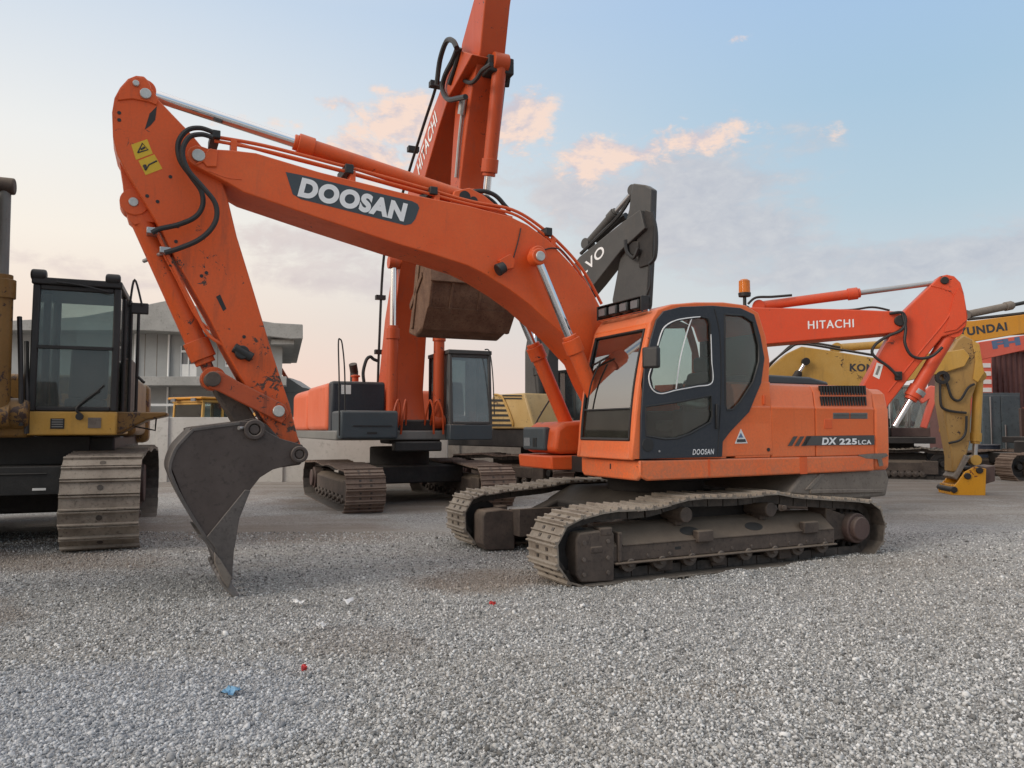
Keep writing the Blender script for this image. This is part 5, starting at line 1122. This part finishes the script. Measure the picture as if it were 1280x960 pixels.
# litter on the gravel
def litter(px, py, wx, wy, m, nm, lab, cat, grp=None):
    p = ground_at(px, py); mb = MB(); n = 6
    vs = [((i/(n-1)-.5)*wx+random.uniform(-.012, .012), (j/(n-1)-.5)*wy+random.uniform(-.012, .012), .035+.02*random.random()+.015*math.sin(i*1.7+j)) for i in range(n) for j in range(n)]
    mb.add(vs, [(i*n+j, i*n+j+1, (i+1)*n+j+1, (i+1)*n+j) for i in range(n-1) for j in range(n-1)])
    o = mb.build(nm, m); o.location = (p.x, p.y, p.z); o.rotation_euler = (0, 0, random.uniform(0, 3)); so_ = o.modifiers.new('Solidify', 'SOLIDIFY'); so_.thickness = .002
    tag(o, lab, cat, grp)
M['l_white'] = plain('crumpled_paper', (.78, .78, .78), .6); M['l_blue'] = plain('blue_plastic', (.16, .34, .52), .5); M['l_red'] = plain('red_plastic', (.60, .05, .05), .4)
litter(437, 757, .16, .09, M['l_white'], 'paper_scrap', 'larger crumpled white paper scrap on the gravel right of the bucket tooth', 'litter')
litter(373, 758, .13, .06, M['l_white'], 'paper_scrap', 'flat white paper scrap nearest the bucket tooth', 'litter')
litter(403, 787, .10, .07, M['l_white'], 'paper_scrap', 'faint grey-white paper scrap lying nearest the camera of the white scraps', 'litter')
litter(289, 872, .10, .08, M['l_blue'], 'plastic_wrapper', 'blue plastic wrapper on the gravel at lower left', 'litter')
litter(380, 843, .022, .025, M['l_red'], 'bottle_cap', 'tiny red scrap on the gravel between blue wrapper and paper', 'litter')
litter(615, 760, .012, .06, M['l_red'], 'plastic_strip', 'small red plastic strip on the gravel in front of the near track', 'litter')
# ================================================================== ground
def hills(x, y):
    return .035*np.sin(x*.55+1.3)*np.sin(y*.43+.4)+.02*np.sin(x*1.3+y*.9)+.012*np.sin(x*3.1-y*2.3+1)
def gz(x, y):
    t = np.clip((y-6)/6, 0, 1); t = t*t*(3-2*t)
    near = np.clip((14-np.hypot(x, y-8))/10, 0, 1)
    z = .02+.07*t+hills(x, y)*.55*near
    # soft dirt pushed up before the near track, shallow ruts
    z = z-.035*np.exp(-(((x+.35)/.55)**2+((y-8.45)/.5)**2))+.05*np.exp(-(((x-.15)/.8)**2+((y-7.75)/.22)**2))
    # gravel pushed up along the outside of the near track
    dx, dy = x-A.o.x, y-A.o.y; lx = dx*A.fw.x+dy*A.fw.y; ly = dx*A.lf.x+dy*A.lf.y
    win = 1/(1+np.exp(-(lx+2.0)/.15))/(1+np.exp((lx-1.9)/.12))
    z = z+(.045+.02*np.sin(lx*5.3+.7)+.012*np.sin(lx*13.1))*np.exp(-((ly-1.64)/.13)**2)*win
    return z
def grid(xs, ys):
    X, Y = np.meshgrid(xs, ys); Z = gz(X, Y); nx, ny = len(xs), len(ys)
    vs = np.stack([X.ravel(), Y.ravel(), Z.ravel()], 1)
    i = np.arange(nx*ny).reshape(ny, nx)
    fs = np.stack([i[:-1, :-1].ravel(), i[:-1, 1:].ravel(), i[1:, 1:].ravel(), i[1:, :-1].ravel()], 1)
    return vs, fs
xs = np.unique(np.concatenate([np.linspace(-400, -30, 24), np.linspace(-30, -10, 40), np.linspace(-10, 12, 260), np.linspace(12, 40, 50), np.linspace(40, 400, 24)]))
ys = np.unique(np.concatenate([np.linspace(-60, 1, 20), np.linspace(1, 14, 200), np.linspace(14, 40, 80), np.linspace(40, 700, 40)]))
vs, fs = grid(xs, ys)
me = bpy.data.meshes.new('gravel_ground'); me.from_pydata(vs.tolist(), [], fs.tolist()); me.update()
me.polygons.foreach_set('use_smooth', np.ones(len(fs), bool))
gnd = bpy.data.objects.new('ground', me); COL.objects.link(gnd); tag(gnd, 'yard surface of grey crushed stone', 'ground', None, 'structure')
m, nt, b = mat('crushed_stone'); Lk = nt.links
co = coord(nt)
def patches(nt, co):
    """large-scale tint: bluish fresh stone, brown dirt, painted shade under machines, greenish grey"""
    sp = N(nt, 'ShaderNodeSeparateXYZ'); nt.links.new(co, sp.inputs[0])
    def blob(cx, cy, rx, ry, wob=.6):
        w = noise(nt, 1.1, 5, .6, co)
        dx = mathn(nt, 'DIVIDE', mathn(nt, 'SUBTRACT', sp.outputs[0], cx), rx); dy = mathn(nt, 'DIVIDE', mathn(nt, 'SUBTRACT', sp.outputs[1], cy), ry)
        d = mathn(nt, 'ADD', mathn(nt, 'MULTIPLY', dx, dx), mathn(nt, 'MULTIPLY', dy, dy))
        d = mathn(nt, 'ADD', d, mathn(nt, 'MULTIPLY', mathn(nt, 'SUBTRACT', w, .5), wob*3))
        return ramp(nt, d, [(.35, 1), (1.0, 0)]).outputs[0]
    return blob
blob = patches(nt, co)
lane_co = N(nt, 'ShaderNodeMapping'); lane_co.inputs['Rotation'].default_value = (0, 0, math.radians(-24)); lane_co.inputs['Scale'].default_value = (.16, 1.5, 1); Lk.new(co, lane_co.inputs[0])
lane = noise(nt, 1.0, 5, .6, lane_co.outputs[0], .4)
warp = N(nt, 'ShaderNodeVectorMath', operation='ADD')
nz = N(nt, 'ShaderNodeTexNoise', _Scale=30.0, _Detail=2.0); Lk.new(co, nz.inputs['Vector'])
sc_ = N(nt, 'ShaderNodeVectorMath', operation='SCALE'); sc_.inputs['Scale'].default_value = .016; Lk.new(nz.outputs['Color'], sc_.inputs[0])
Lk.new(co, warp.inputs[0]); Lk.new(sc_.outputs[0], warp.inputs[1])
def vor(scale, feat='F1'):
    v = N(nt, 'ShaderNodeTexVoronoi', _Scale=scale); v.feature = feat; v.inputs['Randomness'].default_value = 1
    Lk.new(warp.outputs[0], v.inputs['Vector']); return v
v1 = vor(50.0); v2 = vor(118.0)
gs = N(nt, 'ShaderNodeSeparateXYZ'); Lk.new(v1.outputs['Color'], gs.inputs[0])
g2 = N(nt, 'ShaderNodeSeparateXYZ'); Lk.new(v2.outputs['Color'], g2.inputs[0])
STONE = [(0, (.085, .083, .08)), (.22, (.25, .246, .238)), (.55, (.42, .414, .40)), (.85, (.58, .572, .558)), (1, (.78, .77, .755))]
c1 = ramp(nt, gs.outputs[0], STONE).outputs[0]; c2 = ramp(nt, g2.outputs[1], STONE).outputs[0]
col = mixc(nt, ramp(nt, gs.outputs[2], [(.42, 0), (.5, 1)], 'LINEAR').outputs[0], c2, c1)
big = noise(nt, .35, 6, .6, co); mid = noise(nt, 1.7, 5, .65, co)
col = mixc(nt, mathn(nt, 'MULTIPLY', ramp(nt, big, [(.45, 0), (.68, 1)]).outputs[0], .28), col, (.33, .29, .24))
col = mixc(nt, mathn(nt, 'MULTIPLY', ramp(nt, mid, [(.55, 0), (.72, 1)]).outputs[0], .35), col, (.29, .27, .24))
col = mixc(nt, mathn(nt, 'MULTIPLY', blob(-2.3, 4.6, 1.5, 1.1), .32), col, (.38, .41, .47))
for cx, cy, rx, ry, a in ((-.25, 8.3, 1.0, .75, .7), (-1.2, 6.0, .8, .5, .28), (-5.3, 6.6, 1.3, .9, .5), (-5.6, 9.2, 1.6, .8, .55), (4.6, 9.4, 1.6, .6, .4), (-4.5, 12.5, 3, 2, .6), (6.5, 15, 6, 2.5, .5), (-3.2, 11.6, 2.4, 1.2, .7), (2.2, 10.3, 2.4, 1.3, .75), (-7.5, 11.5, 2.5, 3, .8), (-2.3, 17, 3, 3.2, .85), (10, 20, 9, 5, .65), (0, 24, 26, 7, .7), (4, 60, 90, 30, .7)):  # dirt patches; bigger ones paint shade under the machines and darken far ground
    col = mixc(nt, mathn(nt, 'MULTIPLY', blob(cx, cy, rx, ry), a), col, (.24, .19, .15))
col = mixc(nt, mathn(nt, 'MULTIPLY', ramp(nt, lane, [(.48, 0), (.62, 1)]).outputs[0], .52), col, (.40, .375, .34))
col = mixc(nt, mathn(nt, 'MULTIPLY', blob(1.1, 4.9, .9, .25), .5), col, (.36, .31, .25))
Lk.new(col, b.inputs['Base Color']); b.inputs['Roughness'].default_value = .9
h1 = mathn(nt, 'SUBTRACT', 1, mathn(nt, 'MULTIPLY', v1.outputs['Distance'], 1.0)); h2 = mathn(nt, 'SUBTRACT', 1, v2.outputs['Distance'])
hh = mathn(nt, 'ADD', mathn(nt, 'MULTIPLY', h1, .7), mathn(nt, 'MULTIPLY', h2, .35))
bump(nt, b, hh, 1.0, .027)
me.materials.append(m)
# ------------------------------------------------------------------ loose stones lying on it (nobody could count them)
ico = [(0, 0, 1), (.894, 0, .447), (.276, .851, .447), (-.724, .526, .447), (-.724, -.526, .447), (.276, -.851, .447), (.724, .526, -.447), (-.276, .851, -.447), (-.894, 0, -.447), (-.276, -.851, -.447), (.724, -.526, -.447), (0, 0, -1)]
icf = [(0, 1, 2), (0, 2, 3), (0, 3, 4), (0, 4, 5), (0, 5, 1), (1, 6, 2), (2, 7, 3), (3, 8, 4), (4, 9, 5), (5, 10, 1), (6, 7, 2), (7, 8, 3), (8, 9, 4), (9, 10, 5), (10, 6, 1), (11, 7, 6), (11, 8, 7), (11, 9, 8), (11, 10, 9), (11, 6, 10)]
ico = np.array(ico, np.float32); icf = np.array(icf, np.int32)
n = 220000
yy = 3.2+8.5*rng.random(n)**1.8; xx = (rng.random(n)*2-1)*(yy*.72+.35)
keep = rng.random(n) < 1.0; xx, yy = xx[keep], yy[keep]; n = len(xx)
size = .0042+.0092*rng.random(n)**2.3
size[rng.random(n) < .012] *= 1.8
sc3 = (.65+.7*rng.random((n, 3))).astype(np.float32); sc3[:, 2] *= .75
jit = 1+(rng.random((n, 12, 1)).astype(np.float32)-.5)*.7
V_ = ico[None]*jit*sc3[:, None]*size[:, None, None].astype(np.float32)
# random rotation
q = rng.normal(size=(n, 4)); q /= np.linalg.norm(q, axis=1, keepdims=True); w, x, y, z = q.T
Rm = np.stack([np.stack([1-2*(y*y+z*z), 2*(x*y-w*z), 2*(x*z+w*y)], -1), np.stack([2*(x*y+w*z), 1-2*(x*x+z*z), 2*(y*z-w*x)], -1), np.stack([2*(x*z-w*y), 2*(y*z+w*x), 1-2*(x*x+y*y)], -1)], 1).astype(np.float32)
V_ = np.einsum('nij,nkj->nki', Rm, V_)
V_ += np.stack([xx, yy, gz(xx, yy)+size*.35], -1)[:, None].astype(np.float32)
F_ = (icf[None]+(np.arange(n)*12)[:, None, None]).reshape(-1, 3)
me = bpy.data.meshes.new('loose_gravel'); me.vertices.add(n*12); me.vertices.foreach_set('co', V_.reshape(-1))
me.loops.add(len(F_)*3); me.loops.foreach_set('vertex_index', F_.reshape(-1).astype(np.int32))
me.polygons.add(len(F_)); me.polygons.foreach_set('loop_start', np.arange(len(F_), dtype=np.int32)*3)
tone = rng.random(n).astype(np.float32); at_ = me.attributes.new('tone', 'FLOAT', 'POINT'); at_.data.foreach_set('value', np.repeat(tone, 12))
me.update(calc_edges=True); me.validate()
gv = bpy.data.objects.new('loose_gravel', me); COL.objects.link(gv); tag(gv, 'loose grey crushed stones scattered over the yard', 'gravel', None, 'stuff')
m2, nt, b = mat('loose_stone'); Lk = nt.links; co = coord(nt)
a = N(nt, 'ShaderNodeAttribute'); a.attribute_name = 'tone'
col = ramp(nt, a.outputs['Fac'], STONE).outputs[0]
blob = patches(nt, co)
big = noise(nt, .35, 6, .6, co)
col = mixc(nt, mathn(nt, 'MULTIPLY', ramp(nt, big, [(.45, 0), (.68, 1)]).outputs[0], .28), col, (.33, .29, .24))
col = mixc(nt, mathn(nt, 'MULTIPLY', blob(-2.3, 4.6, 1.5, 1.1), .32), col, (.38, .41, .47))
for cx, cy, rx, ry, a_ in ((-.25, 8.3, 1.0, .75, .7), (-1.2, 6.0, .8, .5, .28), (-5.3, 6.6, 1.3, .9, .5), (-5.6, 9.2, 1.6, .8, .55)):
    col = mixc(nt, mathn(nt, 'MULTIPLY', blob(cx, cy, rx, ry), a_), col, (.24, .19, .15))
Lk.new(col, b.inputs['Base Color']); b.inputs['Roughness'].default_value = .85
me.materials.append(m2)
# ================================================================== sky, sun, camera
W = bpy.data.worlds.new('World'); S.world = W; W.use_nodes = True; nt = W.node_tree; Lk = nt.links
for n_ in list(nt.nodes): nt.nodes.remove(n_)
SUN_EL, SUN_AZ = math.radians(24), math.radians(-122)     # azimuth from +Y, clockwise positive: left and a little behind the camera
out = N(nt, 'ShaderNodeOutputWorld')
tc = N(nt, 'ShaderNodeTexCoord'); dv = tc.outputs['Generated']
sp = N(nt, 'ShaderNodeSeparateXYZ'); Lk.new(dv, sp.inputs[0]); X, Y, Z = sp.outputs
el = mathn(nt, 'ARCSINE', Z); az = mathn(nt, 'ARCTAN2', X, Y)
left = [(0.0, (.84, .61, .50)), (.06, (.88, .65, .54)), (.13, (.84, .70, .60)), (.22, (.88, .81, .72)), (.32, (.80, .80, .78)), (.48, (.56, .65, .76)), (.56, (.60, .66, .74)), (.75, (.95, .92, .90)), (1, (1.0, .95, .92))]
rght = [(0.0, (.72, .61, .57)), (.08, (.60, .58, .59)), (.16, (.54, .60, .64)), (.26, (.43, .56, .65)), (.38, (.36, .52, .67)), (.50, (.34, .50, .72)), (.56, (.40, .54, .72)), (.75, (.95, .92, .90)), (1, (1.0, .95, .92))]
zc = mathn(nt, 'MAXIMUM', Z, 0)
cl_ = ramp(nt, zc, left).outputs[0]; cr_ = ramp(nt, zc, rght).outputs[0]
fa = ramp(nt, mathn(nt, 'ADD', mathn(nt, 'MULTIPLY', az, .7), .47), [(.05, 0), (.85, 1)], 'EASE').outputs[0]
sky = mixc(nt, fa, cl_, cr_)
# clouds live on the dome: masks by direction, broken up by noise
def cvec(sx, sy, ox=0, oy=0):
    c = N(nt, 'ShaderNodeCombineXYZ'); Lk.new(mathn(nt, 'ADD', mathn(nt, 'MULTIPLY', az, sx), ox), c.inputs[0]); Lk.new(mathn(nt, 'ADD', mathn(nt, 'MULTIPLY', el, sy), oy), c.inputs[1]); return c.outputs[0]
def ddir(px, py):
    r = ray(px, py).normalized(); return math.atan2(r.x, r.y), math.asin(r.z)
def mask(lst):
    tot = None
    for px, py, rx, ry, amp in lst:
        a0, e0 = ddir(px, py)
        dx = mathn(nt, 'DIVIDE', mathn(nt, 'SUBTRACT', az, a0), rx/F); dy = mathn(nt, 'DIVIDE', mathn(nt, 'SUBTRACT', el, e0), ry/F)
        d = mathn(nt, 'ADD', mathn(nt, 'MULTIPLY', dx, dx), mathn(nt, 'MULTIPLY', dy, dy))
        g = mathn(nt, 'MULTIPLY', mathn(nt, 'POWER', 2.718, mathn(nt, 'MULTIPLY', d, -1)), amp)
        tot = g if tot is None else mathn(nt, 'ADD', tot, g)
    return tot
LIT = [(740, 202, 44, 30, 1.2), (790, 192, 50, 24, .8), (885, 172, 60, 22, .9), (645, 150, 48, 34, 1.15), (490, 180, 75, 50, 1.0), (525, 140, 36, 24, .8), (410, 127, 24, 9, .6), (445, 190, 34, 18, .6), (330, 160, 40, 14, .6), (922, 48, 14, 6, .5), (1045, 165, 30, 14, .45), (680, 265, 14, 7, .6), (130, 205, 20, 7, .35), (260, 150, 20, 10, .35)]
GRY = [(850, 215, 120, 42, 1.15), (900, 265, 100, 36, .9), (720, 255, 75, 32, .8), (700, 232, 50, 20, .4), (560, 215, 80, 50, .7), (400, 310, 130, 30, .95), (430, 355, 110, 18, .8), (360, 350, 60, 10, .4), (370, 295, 60, 15, .3), (60, 325, 110, 14, .6), (130, 350, 80, 10, .45), (960, 280, 70, 14, .45), (1000, 300, 60, 6, .45), (1150, 330, 220, 34, 1.1), (960, 350, 120, 14, .5), (1050, 315, 60, 8, .3), (1260, 310, 80, 18, .8), (1040, 172, 50, 20, .5), (760, 290, 70, 26, .6), (860, 300, 110, 34, .8), (880, 330, 110, 14, .3)]
nA = noise(nt, 1, 7, .62, cvec(10, 20), .5); nB = noise(nt, 1, 9, .68, cvec(30, 52, 3, 7), .3)
nn_ = mathn(nt, 'SUBTRACT', mathn(nt, 'ADD', mathn(nt, 'MULTIPLY', nA, 1.5), mathn(nt, 'MULTIPLY', nB, 1.1)), 1.3)
def dens(msk, lo, hi):
    g = ramp(nt, msk, [(.04, 0), (.30, 1)], 'EASE').outputs[0]
    return mathn(nt, 'MULTIPLY', g, ramp(nt, mathn(nt, 'ADD', mathn(nt, 'MULTIPLY', msk, .62), nn_), [(lo, 0), (hi, 1)], 'EASE').outputs[0])
dg = dens(mask(GRY), .12, .75); dl = dens(mask(LIT), .20, .62)
# greys: streaky, slightly warm; lit cumulus: cream on the left and upper side where the low sun catches it
nA2 = noise(nt, 1, 7, .62, cvec(10, 20, .22, -.22), .5); nB2 = noise(nt, 1, 9, .68, cvec(30, 52, 3.35, 6.7), .3)
lit = mathn(nt, 'ADD', mathn(nt, 'ADD', mathn(nt, 'MULTIPLY', mathn(nt, 'SUBTRACT', nA, nA2), 3.0), mathn(nt, 'MULTIPLY', mathn(nt, 'SUBTRACT', nB, nB2), 1.6)), .55, None, True)
grc = mixc(nt, fa, (.62, .52, .51), (.45, .47, .53)); grc = mixc(nt, ramp(nt, nB, [(.35, 0), (.7, 1)]).outputs[0], grc, mixc(nt, fa, (.72, .62, .58), (.56, .57, .60)))
sky = mixc(nt, mathn(nt, 'MULTIPLY', dg, .8), sky, grc)
lc = mixc(nt, ramp(nt, lit, [(.2, 0), (.8, 1)]).outputs[0], (.58, .53, .57), (.88, .67, .56))
sky = mixc(nt, mathn(nt, 'MULTIPLY', dl, .92), sky, lc)
# out of frame: evening sky behind; overhead brightened to lift the foreground light
back = ramp(nt, mathn(nt, 'MULTIPLY', Y, -1), [(.0, 0), (.5, 1)]).outputs[0]
ns = N(nt, 'ShaderNodeTexSky'); ns.sky_type = 'NISHITA'; ns.sun_disc = False; ns.sun_elevation = SUN_EL; ns.sun_rotation = SUN_AZ; ns.air_density = 1.2; ns.dust_density = 2
bg1 = N(nt, 'ShaderNodeBackground', _Strength=1.0); bg2 = N(nt, 'ShaderNodeBackground', _Strength=.09)
Lk.new(sky, bg1.inputs[0]); Lk.new(ns.outputs[0], bg2.inputs[0])
bgm = N(nt, 'ShaderNodeMixShader'); fm = mathn(nt, 'ADD', .05, mathn(nt, 'MULTIPLY', back, .1)); Lk.new(fm, bgm.inputs[0]); Lk.new(bg1.outputs[0], bgm.inputs[1]); Lk.new(bg2.outputs[0], bgm.inputs[2])
Lk.new(bgm.outputs[0], out.inputs[0])
sd = bpy.data.lights.new('sun', 'SUN'); sd.energy = 1.5; sd.angle = math.radians(25); sd.color = (1, .92, .82)
so = bpy.data.objects.new('sun', sd); COL.objects.link(so)
dvec = Vector((math.sin(SUN_AZ)*math.cos(SUN_EL), math.cos(SUN_AZ)*math.cos(SUN_EL), math.sin(SUN_EL)))
so.rotation_euler = dvec.to_track_quat('Z', 'Y').to_euler(); so.location = (-20, -20, 30)
cd = bpy.data.cameras.new('camera'); cam = bpy.data.objects.new('camera', cd); COL.objects.link(cam)
cd.sensor_width = 36; cd.lens = F/1280*36; cd.clip_end = 2000; cam.location = CAM; cam.rotation_euler = (math.pi/2+PITCH, 0, 0)
S.camera = cam
S.view_settings.view_transform = 'Standard'; S.view_settings.look = 'None'; S.view_settings.exposure = .17; S.view_settings.gamma = 1; S.view_settings.use_curve_mapping = False
S.cycles.max_bounces = 8; S.cycles.transparent_max_bounces = 16; S.cycles.use_denoising = True
